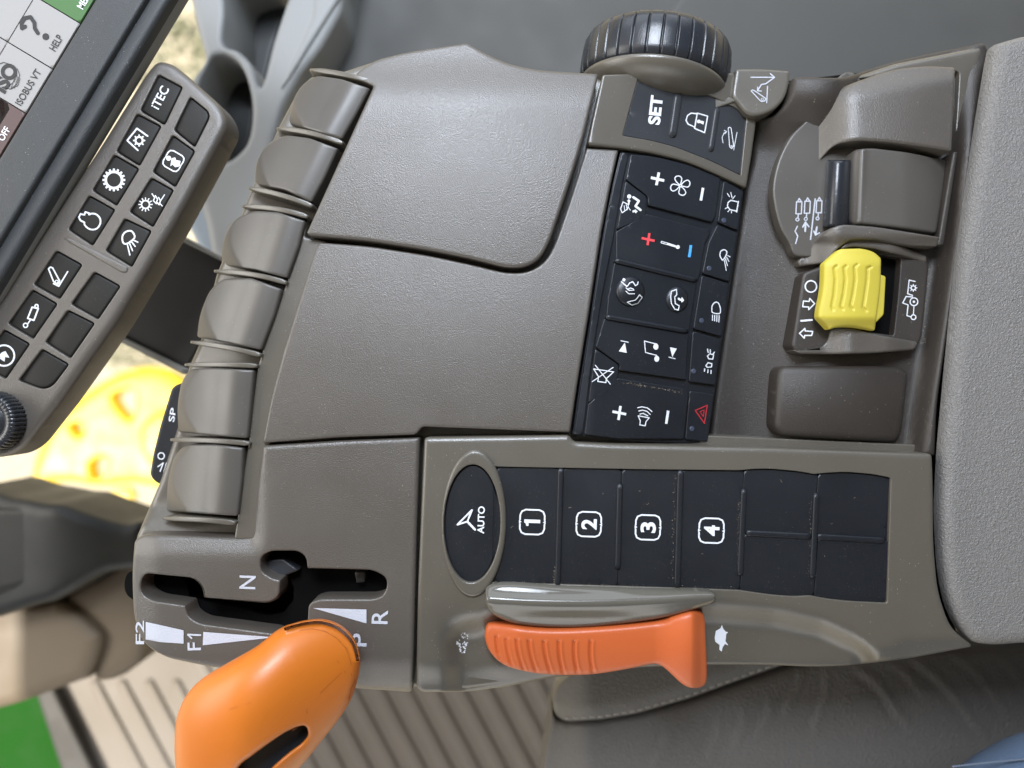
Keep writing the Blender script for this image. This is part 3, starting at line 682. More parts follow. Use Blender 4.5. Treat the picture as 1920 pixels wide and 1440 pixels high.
# small black switch strip below the levers
sz=lambda x,y:-120+0*x
q=MB(); q.plate(rnd([(322,724,10),(345,716,6),(350,800),(330,880),(312,912,6),(292,906,8),(279,892,10),(286,850),(300,795)],5),sz,5,16,grid=20,step=8)
q.deco([('T','SP',323,778,11,26,80,0.01),('O',(302,855),6,2),('L',[(296,875),(306,868),(300,884)],2),('L',[(312,868),(306,890)],2)],sz,ID,1)
q.build('switch_strip',['key','white'],con)
q=MB(); q.plate(rnd([(302,925),(314,918),(318,945),(308,950),(300,946)],3),-110,3,20,grid=20); q.build('side_clip','rubber',con)

# --- SET panel with its frame
def cl(x,y): return -6-0.20*np.clip(x-1110,0,400)-0.00016*np.clip(x-1110,0,400)**2
sfr=rnd([(1130,139,5),(1194,137,6),(1250,128,30),(1330,130,20),(1392,140,20),(1424,190,16),(1410,290,10),(1400,352,4),(1352,329,20),(1290,302,30),(1225,286,20),(1164,277,10),(1101,270,6)],6)
spo=rnd([(1197,144,3),(1243,151,20),(1289,163,20),(1335,179,20),(1376,199,20),(1401,214,3),(1397,252,20),(1389,329,3),(1335,302,20),(1266,275,20),(1220,263,20),(1167,254,4)],4)
mb=MB(); mb.plate(sfr,lambda x,y:cl(x,y)+4,4,50,holes=[spo],grid=10,rh=1.5,step=7); mb.build('set_panel_frame','frame',con)
sc_=lambda x,y:cl(x,y)-1
sp_=MB(); sp_.plate(spo,sc_,1.2,20,grid=14,step=8)
sp_.deco([('T','SET',738,900,102,238,83.5,0.04),
 ('L',[(1080,925),(1165,950),(1140,1085),(1058,1050)],10,True),('L',[(1075,930),(1030,925),(1000,945),(988,985),(1005,1015),(1060,1040)],10),('D',(1092,993),15),('P',[(1100,985),(1135,992),(1130,1020),(1095,1002)]),
 ('L',[(1333,1048),(1345,1040),(1357,1048),(1378,1195),(1362,1215),(1345,1200)],6,True),('O',(1361,1195),6,4),('L',[(1405,1082),(1378,1228)],5),('L',[(1290,1168),(1283,1125),(1298,1090),(1320,1076)],5),('L',[(1300,1065),(1320,1076),(1305,1095)],5)],sc_,ZC,1,1/4.364)
sp_=sp_.build('set_keypad',['keygrey','white'],con)
for a,b,wd in (((930,782),(884,1090),15),((1246,892),(1197,1212),11)):
    q=MB(); q.plate(bar(ZC(a),ZC(b),wd,n=6),lambda x,y:cl(x,y)+4,4,8,grid=12,step=5); q.build('ridge','keygrey',sp_)
# corner badge with hitch symbol
hz=lambda x,y:-58+0*x
q=MB(); q.plate(rnd([(1380,129,4),(1427,128,20),(1482,132,6),(1481,155,10),(1474,181,20),(1459,201,16),(1438,213,12),(1415,218,8),(1398,212,6),(1372,180,10)],6),hz,5,40,grid=12,step=6)
q.deco([('L',[(1520,632),(1705,632)],9),('L',[(1678,602),(1712,632),(1640,685),(1605,690),(1575,738)],9),('L',[(1575,712),(1573,742),(1605,745)],8),('L',[(1520,742),(1535,735),(1550,742),(1640,805),(1632,826),(1605,830),(1590,818)],8,True),('O',(1612,812),9,5),('L',[(1655,705),(1648,840)],8)],hz,ZC,1,1/4.364)
q.build('hitch_badge',['frame','silver'],con)
# --- dial: ribbed knob on a horizontal axis pointing away
def revolve(mb,c,ax,prof,n,rib=0,nr=1,mi=0,w_=0.28):
    ax=Vector(ax).normalized(); u=ax.cross(Vector((0,0,1))).normalized(); v=u.cross(ax).normalized(); rings=[]
    for (h,r,k) in prof:
        rg=[]
        for i in range(n):
            a=2*math.pi*i/n; ph=(a/(2*math.pi)*nr)%1.0; ph=min(ph,1-ph)
            rr=r-(rib*k*(1-sm(np.array((ph-0.03)/0.06))) if k else 0)
            p=Vector(c)+ax*h*S+(u*math.cos(a)+v*math.sin(a))*float(rr)*S; rg.append(tuple(p))
        rings.append(rg)
    mb.loft(rings,mi); return mb
cz0=-128
dc=U(1252,97,20); dc=(dc[0],dc[1],cz0*S)
axd=(0.135,1,-0.02)
dl=MB(); revolve(dl,dc,axd,[(-9,144,1),(-5,149,1),(10,151,1),(40,151,1),(62,149,1),(74,144,1),(82,134,1),(86,118,1),(87,104,0),(87,60,0),(87,1,0)],34*22,rib=7,nr=34); dial=dl.build('dial','rubber',con,fix=True)
q=MB(); revolve(q,dc,axd,[(-50,92,0),(-44,108,0),(-37,126,0),(-26,140,0),(-16,147,0),(-10,148,0),(-7,145,0),(-8,60,0)],96); q.build('dial_collar','frame',dial,fix=True)

# --- climate / media keypad
clo=rnd([(1164,282,4),(1227,290,20),(1289,305,20),(1352,331,20),(1395,356,6),(1385,437,20),(1368,550,20),(1352,655,20),(1339,748,20),(1327,831,4),(1240,830,20),(1164,827,6),(1073,816,4),(1087,717,20),(1109,582,30),(1131,437,30),(1147,354,30)],5)
kb=lambda x,y:cl(x,y)-1
mb=MB(); mb.plate(clo,lambda x,y:cl(x,y)-9,1.5,50,grid=30,step=14); ck=mb.build('climate_keypad','key',con)
def ckey(out,ic,mats=('key','white'),r=1.6,zf=kb,name='key'):
    q=MB(); q.plate(out,zf,r,10,grid=10,step=7)
    for prims,tf,mi in ic: q.deco(prims,zf,tf,mi,1/4.8)
    return q.build(name,list(mats),ck)
def rot4(pts,c):
    o=[]
    for k in range(4):
        a=k*math.pi/2; o.append([(c[0]+(x-c[0])*math.cos(a)-(y-c[1])*math.sin(a),c[1]+(x-c[0])*math.sin(a)+(y-c[1])*math.cos(a)) for x,y in pts])
    return o
fan=[('L',curve(p,ID,3),9,True) for p in rot4([(1033,462),(1003,440),(986,408),(1000,386),(1030,386),(1048,405),(1042,440)],(1035,470))]
ckey(rnd([(1166,285),(1180,288),(1168,340),(1153,432),(1128,560),(1108,690),(1093,816),(1076,815),(1090,717),(1111,582),(1133,437),(1149,354)],2),[],name='edge_strip')
ckey(rnd([(1183,289,3),(1227,293,20),(1289,308,20),(1351,334,3),(1342,405,8),(1335,416,3),(1215,384,2),(1215,368,5),(1174,336,3)],3),[([('B',(770,398),(890,425),24),('B',(843,352),(820,466),24),('B',(1240,490),(1220,604),23)]+fan,ZA,1)])
ckey(rnd([(1173,339,3),(1213,369,6),(1211,408,5),(1157,430,3)],3),[([('D',(575,568),19),('L',[(612,575),(662,608),(632,655),(678,690)],20),('L',[(497,680),(512,715),(560,680),(568,640),(520,617)],8,True),('L',[(530,650),(535,700)],6),('L',[(548,640),(556,690)],6),('L',[(565,660),(585,690)],6),('P',[(555,610),(572,590),(590,612),(580,612),(578,640),(565,640),(565,612)]),('P',[(605,695),(625,690),(628,682),(652,702),(632,720),(628,708),(605,712)])],ZA,1)])
ckey(rnd([(1213,401,3),(1334,433,6),(1322,456,5),(1313,512,3),(1308,526,3),(1155,490,4),(1155,434,3)],3),[([('B',(687,942),(804,967),21),('B',(757,897),(740,1006),21)],ZA,2),([('B',(1131,1006),(1115,1114),24)],ZA,3),([('L',[(865,972),(930,990),(990,1010)],7),('L',[(865,986),(925,1003)],7),('L',[(925,997),(1000,1020)],17),('D',(1013,1023),18),('L',[(865,972),(862,985)],7)],ZA,1)],('key','white','red','blue'))
ckey(rnd([(1152,492,3),(1307,528,3),(1300,570),(1292,622,3),(1137,594,3),(1140,560)],3),[])
ckey(rnd([(1133,597,3),(1291,626,3),(1287,700,3),(1286,712,3),(1160,694,3),(1163,684,6),(1117,650,3)],3),[([('B',(498,474),(570,489),7),('P',[(536,490),(481,570),(553,584)]),('L',[(812,502),(712,477),(722,580),(822,606)],8),('D',(815,527),23,1.25),('D',(823,637),22,1.25),('P',[(942,533),(1003,545),(963,622)]),('B',(930,622),(992,637),7)],ZB,1)])
ckey(rnd([(1116,654,3),(1161,685,6),(1155,731,6),(1103,755,3)],3),[([('L',[(270,695),(405,865)],8),('L',[(430,715),(243,842)],8),('L',[(255,728),(435,755),(370,815),(365,852),(292,840),(300,800)],9,True)],ZB,1)])
ckey(rnd([(1158,709,4),(1284,729,3),(1291,745,4),(1282,823,3),(1164,823),(1096,815,3),(1103,758,3)],3),[([('B',(425,1112),(548,1136),23),('B',(497,1062),(478,1188),23),('B',(926,1104),(908,1223),23),('L',[(655,1150),(755,1168),(725,1205),(720,1240),(670,1232),(675,1195)],9,True),('L',[(652,1078),(690,1069),(740,1080),(780,1112)],9),('L',[(660,1107),(695,1099),(735,1110),(764,1138)],9),('L',[(672,1135),(700,1128),(742,1150)],9)],ZB,1)])
RC=[('L',[(1555,617),(1490,602),(1465,622),(1460,655),(1480,685),(1540,700)],9),('L',[(1558,612),(1542,708)],10)]+[('L',[a,b],7) for a,b in (((1458,540),(1478,570)),((1490,532),(1500,578)),((1528,562),(1506,590)),((1440,678),(1462,666)),((1463,706),(1476,690)),((1497,716),(1495,700)))]
WL=[('L',curve([(1392,1095),(1400,1060),(1430,1047),(1452,1062),(1450,1090),(1420,1140),(1400,1120)],ID,3),9,True)]+[('L',[(1462-10*i,1100+14*i),(1484-12*i,1112+40*i)],7) for i in range(4)]
HL=[('L',curve([(1320,200),(1322,160),(1350,128),(1380,138),(1396,190),(1388,230),(1328,222)],ID,3),9,True)]+[('L',[(1325+20*i,242+2*i),(1325+19*i,290+5*i)],8) for i in range(4)]
ML=[('L',[(1280,612),(1300,592),(1335,602),(1328,640),(1290,637)],9,True),('L',[(1265,700),(1285,672),(1320,682),(1316,710),(1278,714)],9,True)]+[('L',[a,b],9) for a,b in (((1280,550),(1286,580)),((1305,555),(1305,585)),((1343,577),(1326,598)),((1256,727),(1252,750)),((1285,735),(1282,762)),((1312,742),(1312,770)))]
HZ=[('L',[(1278,1055),(1170,1102),(1252,1218)],9,True),('L',[(1250,1098),(1213,1114),(1243,1158)],7,True)]
for o,ic,tf,led in (([(1357,338),(1393,358),(1384,432),(1346,416)],RC,ZA,(1358,413)),([(1345,421),(1383,437),(1368,528),(1317,512),(1328,456)],WL,ZA,(1330,503)),([(1316,516),(1367,532),(1353,631),(1300,616)],HL,ZB,(1316,601)),([(1299,621),(1352,637),(1341,722),(1292,716)],ML,ZB,(1301,696)),([(1293,733),(1339,739),(1327,828),(1285,824)],HZ,ZB,(1298,804))):
    k=ckey(rnd(o,4),[(ic,tf,1)],('key','dred' if ic is HZ else 'white','led'))
    q=MB(); q.plate(ell(led[0],led[1],4.5,4.8,16),lambda x,y:cl(x,y)+0.6,1.2,3,grid=6,step=3); q.build('led','led',k)
# phone domes
dz=lambda x,y:cl(x,y)+0.5
v1=[('D',(527,1318),13),('L',[(505,1335),(555,1380),(580,1345),(608,1335),(630,1370),(648,1362),(655,1338)],9),('L',[(560,1405),(585,1392),(612,1400)],8)]
v2=[('L',[(547,0),(575,22),(618,18)],8),('L',[(545,28),(572,52),(622,52)],8),('L',[(668,60),(692,85),(655,138),(600,155),(558,128),(590,118),(628,110),(648,90)],8,True)]
q=MB(); q.plate(ell(1182,546,27,28,40),dz,3,8,dome=(27,9),grid=5,step=4)
dd=lambda x,y:dz(x,y)+9*np.sqrt(np.clip(1-(np.hypot(x-1182,y-546)/27.5)**2,0.0,1))+0.3
q.deco(v1,dd,ZA,1,1/4.8); q.deco(v2,dd,ZB,1,1/4.8); q.build('phone_key',['key','white'],ck)
q=MB(); q.plate(ell(1270,561,21,24,40),dz,3,8,dome=(20,5),grid=5,step=4)
dd2=lambda x,y:dz(x,y)+5+0.3
q.deco([('L',[(955,30),(1000,12),(1003,60),(985,80),(990,140),(1025,160),(1018,198),(985,190),(955,140),(948,80)],9,True),('P',[(1015,85),(1042,97),(1050,80),(1070,110),(1048,132),(1042,117),(1012,105)])],dd2,ZB,1,1/4.8); q.build('phone_key',['key','white'],ck)
for a,b,wd,h in (((1157,488),(1303,524),9,6),((1140,594),(1286,620),9,6)):
    q=MB(); q.plate(bar(a,b,wd,n=6),lambda x,y,h=h:cl(x,y)+h,4,14,grid=12,step=5); q.build('ridge','key',ck)

# --- right deck (low well rising to the cushion side)
def dk(x,y): 
    e=np.interp(y,[80,400,600,760,860],[1815,1788,1760,1735,1722])
    return -130+50*sm((x-1380)/170)+50*sm((x-e+30)/50)*(1-0.55*sm((300-y)/150))+52*sm((290-y)/130)*sm((1640-x)/80)-8*sm((150-y)/60)
deck=rnd([(1420,222,6),(1445,218,10),(1464,205,16),(1480,184,14),(1489,142,6),(1583,143,10),(1680,112,30),(1760,95,20),(1848,77,12),(1856,90,12),(1840,200,30),(1814,400,30),(1783,600,30),(1760,760,30),(1756,856,6),(1500,850),(1330,838,6),(1340,748,20),(1353,655,20),(1369,550,20),(1386,437,20),(1397,356,10),(1412,300,10)],6)
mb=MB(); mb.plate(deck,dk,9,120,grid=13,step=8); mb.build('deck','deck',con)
# position disc
q=MB(); dsz=lambda x,y:-62+0*x
disc=curve([(1600,136),(1565,150),(1540,176),(1515,222),(1484,255),(1461,299),(1450,347),(1453,385),(1464,426),(1480,455),(1497,480),(1560,470),(1600,400),(1620,300),(1640,200)])
q.plate(disc,dsz,3,26,grid=14,step=7)
def cyl(x,y): return [('L',[(x-18,y),(x+18,y),(x+14,y+80),(x-22,y+80)],8,True),('L',[(x-12,y),(x,y-22),(x+14,y)],8),('L',[(x-6,y+82),(x-8,y+105)],8),('O',(x-12,y+118),10,7)]
q.deco(cyl(422,1132)+cyl(478,1128)+cyl(556,1125)+[('B',(529,1110),(497,1386),9),('L',[(462,1328),(464,1268)],12),('L',[(446,1300),(464,1268),(486,1298)],10),('L',[(410,1295),(394,1328),(412,1360),(398,1410)],8),('L',[(540,1300),(530,1352)],12),('L',[(520,1328),(530,1352),(556,1340)],9)],dsz,ZD,1,1/3.556)
q.build('position_disc',['lever','silver'],con)
# lever housing
def hz_(x,y):
    return -8-50*sm((1610-x)/110)-26*sm((170-(y-(1700-x)*0.15))/50)*0.8-6*((x-1700)/100.)**2
hou=rnd([(1793,125,6),(1746,122,20),(1689,126,30),(1633,142,30),(1582,161,30),(1545,182,30),(1522,208,20),(1514,240,20),(1508,300,20),(1498,322,12),(1467,341,3),(1500,342,14),(1520,330,16),(1540,298,16),(1566,270,16),(1605,262,20),(1661,265,20),(1717,272,20),(1786,283,4),(1790,200,20)],6)
mb=MB(); mb.plate(hou,hz_,5,60,grid=11,step=6); mb.build('lever_housing','plastic',con)
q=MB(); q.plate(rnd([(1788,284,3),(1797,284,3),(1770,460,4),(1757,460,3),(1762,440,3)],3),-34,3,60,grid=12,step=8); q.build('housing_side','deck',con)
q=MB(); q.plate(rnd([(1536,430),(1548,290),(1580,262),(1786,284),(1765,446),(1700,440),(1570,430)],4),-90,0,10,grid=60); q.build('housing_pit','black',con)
fl=rnd([(1556,428,6),(1580,420,10),(1640,424,20),(1703,434,20),(1764,444,4),(1758,462,4),(1700,460,20),(1640,449,20),(1598,449,10),(1572,465,14),(1548,492,10),(1500,500,6),(1496,490,4),(1518,466,12),(1538,442,12)],5)
mb=MB(); mb.plate(fl,lambda x,y:-14-44*sm((1575-x)/70)-10*sm((y-440)/20),4,55,grid=8,step=5); mb.build('housing_flange','plastic',con)
# black roller and rocker
def drum(x0,x1,y0,y1,zc,R,tag_=0,lean=0.0,nm='rocker',mt='lever',rim=4):
    q=MB(); rings=[]
    n=28
    for fy,sc in ((0,0.9),(0.02,0.97),(0.05,1),(0.95,1),(0.98,0.97),(1,0.9)):
        rg=[]
        y=y0+(y1-y0)*fy; cx=(x0+x1)/2+lean*(y-(y0+y1)/2); rx=(x1-x0)/2
        for i in range(n):
            a=2*math.pi*i/n; z=zc+R*sc*math.sin(a); rg.append(U(cx+rx*(0.98 if sc<1 else 1)*math.cos(a),y,z))
        rings.append(rg)
    q.loft(rings); return q.build(nm,mt,con,fix=True)
drum(1546,1600,300,425,-66,44,lean=-0.06,nm='roller',mt='rubber')
rk=rnd([(1600,280,10),(1633,276,10),(1703,284,20),(1777,300,8),(1770,360,20),(1757,438,8),(1689,427,20),(1633,421,20),(1594,417,10),(1588,383,20),(1592,320,20)],6)
def rkz(x,y):
    xl=1614+0.0*y; w_=4+16*np.abs((y-350)/70.)**2
    return -16-70*np.clip((x-1690)/110.,0,1)**2-34*np.clip((1625-x)/40.,0,1)**2+4*np.exp(-((x-1614-0.05*(350-y))/5.)**2)
q=MB(); q.plate(rk,rkz,5,50,grid=5,step=5); q.build('rocker','lever',con)
# yellow switch and its housing
def yh(x,y): return -52+0*x
yo=rnd([(1572,463,8),(1594,450,12),(1633,449,16),(1689,462,20),(1738,480,14),(1743,500,10),(1737,567,20),(1729,637,10),(1716,655,10),(1640,660,20),(1494,662,8),(1485,648,6),(1493,597,20),(1506,512,8),(1545,497,10)],6)
yhole=rnd([(1560,480),(1640,476),(1690,484),(1684,560),(1676,629),(1640,624),(1556,612)],4)
q=MB(); q.plate(yo,yh,5,50,holes=[yhole],grid=12,rh=2,step=6)
q.deco([('O',(500,345),38,9),('L',[(450,442),(488,445),(492,425),(525,460),(485,500),(485,482),(445,480)],8,True),('B',(430,575),(512,568),12),('L',[(424,658),(460,625),(462,642),(512,645),(505,672),(458,672),(456,690)],8,True),
 ('L',[(1195,312),(1155,303),(1145,393),(1178,405)],7),('O',(1187,447),26,7),('D',(1187,447),8),('L',[(1178,415),(1135,412),(1112,455),(1148,468),(1140,540),(1168,548)],7),('O',(1184,550),16,7),('L',[(1187,475),(1184,530)],6)]+gear((1183,355),14,7,8,12),yh,ZE,1,1/3.556)
q.build('switch_housing',['deck','white'],con)
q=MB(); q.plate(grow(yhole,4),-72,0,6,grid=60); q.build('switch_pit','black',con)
q=MB(); q.plate(rnd([(1552,640,8),(1558,620,6),(1575,613,10),(1600,615,14),(1650,628,14),(1724,641,5),(1716,656,6),(1640,662,14),(1560,664,8),(1500,664,6),(1488,656,4),(1540,648,8)],4),lambda x,y:-30-22*sm((1600-x)/60)-20*sm((x-1660)/60),4,40,grid=7,step=5); q.build('switch_flange','plastic',con)
q=MB(); q.plate(rnd([(1574,468,8),(1592,448,8),(1640,447,14),(1692,460,14),(1740,480,6),(1738,492,4),(1690,478,12),(1640,466,12),(1600,462,8)],4),lambda x,y:-30-20*sm((x-1670)/60),4,40,grid=7,step=5); q.build('switch_flange','plastic',con)
yk=rnd([(1546,493,4),(1576,466,6),(1619,465,10),(1640,471,8),(1654,484,4),(1653,538,20),(1642,620,3),(1627,617,6),(1599,612,16),(1571,613,8),(1556,618,3),(1535,595,4),(1536,581,10),(1545,540,20)],4)
YG=[[(672,208),(655,225),(664,300),(655,400),(640,480),(648,500)],[(735,208),(722,222),(730,300),(718,400),(700,480),(712,497)],[(808,200),(792,215),(796,300),(782,400),(765,475),(780,497)],[(900,215),(878,222),(876,300),(862,400),(848,485),(868,508)]]
YG=[[ZE(p) for p in l] for l in YG]
def yz(x,y):
    z=0-40*((x-1592)/70.)**2*0.35-10*sm((500-y)/34)-14*sm((y-592)/26)
    P=np.stack([x,y],1) if hasattr(x,'shape') else np.array([[x,y]])
    for l in YG:
        d=np.full(len(P),1e9)
        for a,b in zip(l,l[1:]):
            a=np.array(a); b=np.array(b); t=np.clip(((P-a)@(b-a))/((b-a)@(b-a)),0,1); d=np.minimum(d,np.hypot(*(P-(a+t[:,None]*(b-a))).T))
        z=z-5*np.exp(-(d/1.8)**2)
    return z
q=MB(); q.plate(yk,yz,5,16,grid=2.4,step=4); q.build('yellow_switch','yellow',con,'yellow ribbed switch cap')
q=MB(); q.plate(rnd([(1640,510),(1662,518),(1658,590),(1638,610)],4),-24,3,40,grid=20); q.build('switch_tab','yellow',con)
# blank cover
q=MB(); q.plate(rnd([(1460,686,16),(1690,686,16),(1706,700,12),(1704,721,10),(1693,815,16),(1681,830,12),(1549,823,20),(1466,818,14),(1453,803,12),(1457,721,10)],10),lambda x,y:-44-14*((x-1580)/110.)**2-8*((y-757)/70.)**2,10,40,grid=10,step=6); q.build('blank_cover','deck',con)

# --- gear lever
gl=MB()
go=curve([(517,1184),(545,1173),(575,1166),(605,1165),(636,1176),(661,1200),(672,1229),(673,1261),(659,1309),(636,1347),(603,1389),(570,1430),(520,1482),(460,1530),(400,1552),(350,1528),(334,1480),(329,1440),(327,1395),(331,1347),(348,1306),(375,1276),(412,1253),(476,1216)])
ho=curve([(568,1364),(575,1380),(564,1398),(538,1418),(510,1442),(480,1472),(445,1490),(432,1470),(446,1440),(470,1421),(501,1398),(538,1374)])
gzf=lambda x,y:60+0.10*np.clip(1400-y,-200,300)*0.4+55*sm((650-x)/220)
gl.plate(go,gzf,10,4,holes=[ho],grid=9,rh=9,step=7,dome=(105,80))
GO=resample(go,7)
if area(GO)<0: GO=GO[::-1].copy()
gpf=poisson(GO)
def gsurf(x,y):
    P=np.stack([np.atleast_1d(x),np.atleast_1d(y)],1); return Z(gzf,P)+80*gpf(P,dist(P,GO))
gl.deco([('L',[(562,1182),(585,1179),(610,1184),(632,1197),(650,1217),(658,1242),(659,1268)],1.0),('L',[(632,1238),(648,1262)],0.8),('L',[(600,1300),(640,1262)],0.7),('L',[(667,1275),(658,1292),(655,1312)],1.1),('L',[(548,1370),(556,1366)],0.8),('L',[(575,1330),(576,1338)],1.0),('L',[(430,1330),(470,1318)],0.5)],gsurf,ID,1,lift=0.5)
gv=gl.build('gear_lever',['orange','orange_scuff'],con,'orange moulded gear lever grip')
# underside and stem
q=MB(); q.plate([(x,y) for x,y in go],gzf,0,1,grid=12,step=10)
q.v=[(v[0],v[1],v[2]-0.002) for v in q.v]; 
c0=np.array(go).mean(0); q2=MB()
rings=[]
O=resample(go,12)
for f,dzz in ((1.0,1),(0.985,-14),(0.93,-34),(0.8,-56),(0.5,-74),(0.05,-80)):
    P=c0+(O-c0)*f; z=Z(gzf,O)
    rings.append([U(P[i,0],P[i,1],z[i]-0.0)[:2]+((z[i]-5+dzz)*S,) for i in range(len(P))])
q2.loft(rings,cap=False); q2.build('grip_underside','orange',gv,fix=True)
q=MB(); iz=lambda x,y:gzf(x,y)+26-0.004*((x-505)**2+(y-1425)**2)*0.3
q.plate(grow(ho,7),iz,3,20,grid=10,step=6); q.build('grip_insert','keygrey',gv)
q=MB(); q.loft([[U(598+18*math.cos(a)-8*t,1190+18*math.sin(a)+10*t,-130+170*t) for a in [2*math.pi*i/20 for i in range(20)]] for t in (0,0.5,1)]); q.build('lever_stem','black',gv,fix=True)

# --- dust crumbs in the crevices
mb=MB(); rr=random.Random(11)
def crumb(x,y,z,s):
    P=[Vector(U(x,y,z+s*0.4))+Vector((rr.uniform(-1,1),rr.uniform(-1,1),rr.uniform(-.4,.4)))*s*S for _ in range(4)]
    mb.add([tuple(p) for p in P],[[0,1,2],[0,2,3],[0,3,1],[1,3,2]],0,False)
for _ in range(150):
    t=rr.random(); x=1744+rr.gauss(0,3)-12*t; y=486+160*t; crumb(x,y,float(dk(np.array(x),np.array(y)))+0.5,rr.uniform(0.5,1.5))
for _ in range(40):
    x=1400+rr.gauss(0,22); y=828+rr.gauss(0,3.5); crumb(x,y,float(dk(np.array(x),np.array(y)))+1,rr.uniform(0.6,2.4))
for _ in range(120):
    x=rr.uniform(1168,1280); y=706+(x-1167)*0.17+11+rr.gauss(0,1.2); crumb(x,y,float(cl(x,0))+0.5,rr.uniform(0.4,1.2))
for _ in range(260):
    k=rr.choice([(1043,1060,1095),(1263,890,1098),(1385,930,1075),(1520,940,1080)]); y=rr.uniform(k[1],k[2]); x=k[0]-(y-990)*0.03+rr.gauss(0,2); crumb(x,y,kpz+0.3,rr.uniform(0.4,1.3))
for _ in range(200):
    x=rr.uniform(930,1380); y=1096+(x-930)*0.027-rr.random()**2*8; crumb(x,y,kpz-0.3,rr.uniform(0.4,1.1))
for _ in range(90):
    x=rr.uniform(800,1750); y=rr.uniform(840,1230); crumb(x,y,float(bz(np.array(x),np.array(y)))+0.2 if not inside(np.array([[x,y]]),np.array(pad))[0] else kpz+0.3,rr.uniform(0.3,0.9))
for _ in range(12):
    x=rr.uniform(940,1650); y=rr.uniform(900,1090); a=rr.uniform(0,6.28); L=rr.uniform(2,6); b_=rr.uniform(-1.5,1.5)
    pts=[(x+L*t*math.cos(a+b_*t),y+L*t*math.sin(a+b_*t)) for t in (0,.33,.66,1)]
    mb.deco([('L',pts,0.45)],kpz+0.9,ID,0,lift=0.3)
struct(mb.build('dust','dust'),'stuff')

# ================================================================== CUSHION
cu=thing('armrest_pad','grey textured vinyl armrest cushion along the right edge','armrest',(1900,640,-100))
co_=rnd([(1872,76,10),(1925,60,20),(2300,10,40),(2300,1195,60),(1920,1212,20),(1865,1216,20),(1829,1210,26),(1803,1178,26),(1783,1128,26),(1773,1060,30),(1768,960,30),(1774,845,30),(1788,693,30),(1810,468,30),(1841,257,30),(1864,116,20)],12)
mb=MB(); mb.plate(co_,lambda x,y:2+16*sm((x-1780)/200.),22,10,grid=22,step=9); mb.build('cushion','cushion',cu)
q=MB(); q.plate([(x+16,y) if y<1100 else (x+10,y-14) for x,y in co_],-34,4,110,grid=60,step=12); q.build('pad_base','black',cu)

# ================================================================== SEAT
se=thing('seat','grey brown leather seat cushion with a stitched seam below the console','seat',(1500,1400,-500))
seamP=[(1036,1330),(1045,1348),(1062,1356),(1127,1353),(1193,1342),(1293,1313),(1400,1274),(1470,1250),(1600,1215)]
sz0=-330
seatz=lambda x,y:sz0-60*sm((1110-x)/90)-20*sm((y-1400)/120)
yseam=lambda x:np.interp(x,[p[0] for p in seamP],[p[1] for p in seamP])
creases=[((1548,1255),(1532,1375),3.5,5),((1500,1250),(1478,1340),4,6),((1610,1255),(1705,1350),4,7),((1665,1245),(1740,1300),3,6),((1720,1240),(1862,1385),5,7),((1790,1228),(1905,1345),4,6),((1860,1225),(1935,1290),3,6),((1345,1345),(1335,1420),2.5,5),((1390,1330),(1385,1400),2.5,5),((1440,1310),(1430,1380),3,5),((1250,1370),(1230,1440),2,6)]
def crz(x,y):
    P=np.stack([np.atleast_1d(x).astype(float),np.atleast_1d(y).astype(float)],1); z=np.zeros(len(P))
    for a,b,h,w_ in creases:
        a=np.array(a,float); b=np.array(b,float); d=b-a; L=np.hypot(*d); t=((P-a)@d)/L**2; n=((P-a)@np.array([-d[1],d[0]]))/L+6*np.sin(t*5)
        z+=h*np.exp(-(n/w_)**2)*sm((t+0.15)/0.3)*sm((1.15-t)/0.3)-h*0.7*np.exp(-((n-1.7*w_)/w_)**2)*sm((t+0.15)/0.3)*sm((1.15-t)/0.3)
    return z
def sz1(x,y): return seatz(x,y)+crz(x,y)-14*np.exp(-np.abs(y-yseam(x))/7.)+14*sm((yseam(x)-y)/30.)
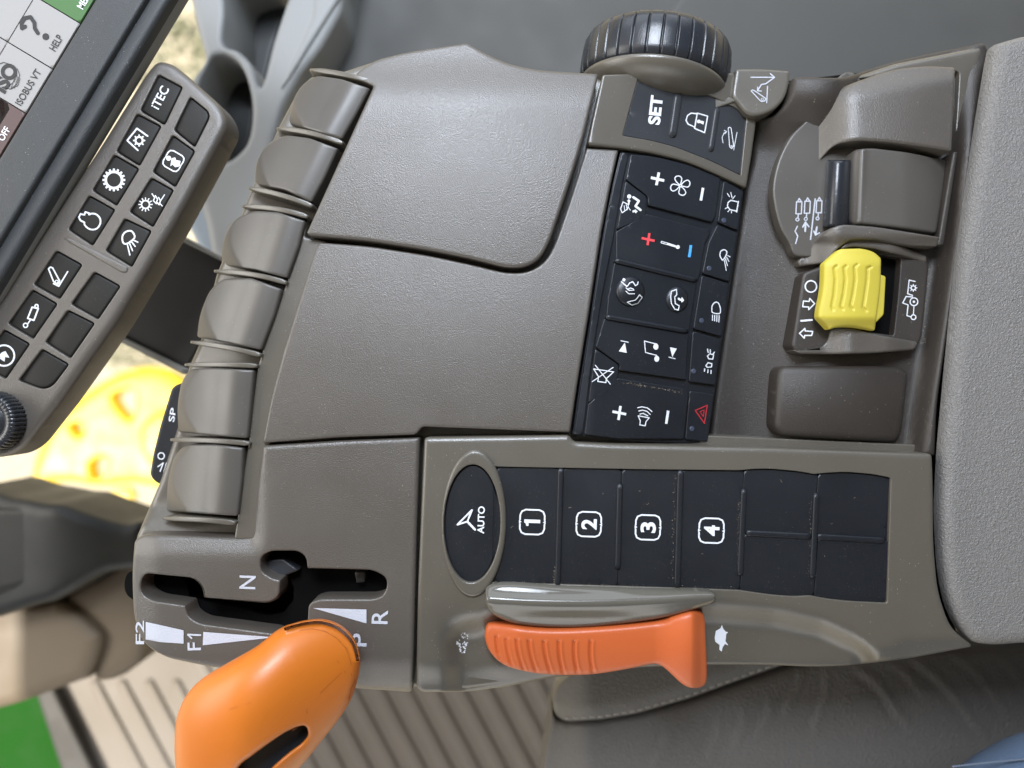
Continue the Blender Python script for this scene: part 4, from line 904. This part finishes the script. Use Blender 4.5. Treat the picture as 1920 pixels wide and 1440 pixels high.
bol=[(1043,1290,20),(1062,1272,20),(1110,1235,30),(1600,1120,20),(1700,1160,20)]+[(p[0],p[1]-1,10) for p in seamP[::-1]]
mb=MB(); mb.plate(rnd(bol,12),sz1,5,60,grid=12,step=8); mb.build('bolster','bolster',se)
ma=[(p[0],p[1]+1.5,10) for p in seamP]+[(2400,1080,30),(2400,1800,30),(1000,1800,30),(1012,1500,30),(1020,1440,30),(1030,1377,20)]
mb=MB(); mb.plate(rnd(ma,12),sz1,7,120,grid=9,step=9); mb.build('seat_cushion','leather',se)
mb=MB()
for i in range(30):
    x=1066+i*15.0; y=float(yseam(x))-9
    sl_=(float(yseam(x+5))-float(yseam(x-5)))/10
    z=float(sz1(np.array([x]),np.array([y]))[0])+1
    mb.plate(bar((x-3.6,y-3.6*sl_),(x+4.6,y+4.6*sl_),5,n=4),z+1,2,3,grid=10,step=3)
mb.build('stitching','seam',se)

# ================================================================== PERSON (only a knee in jeans shows)
def limb(scale,z0):
    rings=[]; n=32
    A=np.array([1960,1555.]);Bp=np.array([2420,1430.])
    for i in range(15):
        t=i/14.; f=math.sin(min(1,t*2.2+0.02)*math.pi/2)
        c=np.array([1640,1600])*(1-t)+np.array([2400,1440])*t; R=168*scale*f
        d=np.array([0.98,-0.2]); nrm=np.array([0.2,0.98])
        rings.append([U(c[0]+nrm[0]*R*math.cos(a),c[1]+nrm[1]*R*math.cos(a),z0+R*0.8*math.sin(a)) for a in [2*math.pi*j/n for j in range(n)]])
    return rings
mb=MB(); mb.loft(limb(0.9,-190)); pe=tag(mb.build('person','skin',fix=True),'knee of a seated person in blue jeans, bottom right corner','person')
mb=MB(); mb.loft(limb(1.0,-190)); tr=mb.build('trousers','denim',pe,fix=True)
q=MB()
for i in range(60):
    x=1790+i*5.2; t=(x-1790)/300.; y=1439-22*t-4*math.sin(t*3); 
    z=-190+168*0.8*0.78
    q.plate(bar((x-1.8,y),(x+1.8,y-1),2.6,n=3),z,1,3,grid=10,step=3)
q.build('seam_stitching','thread',tr)
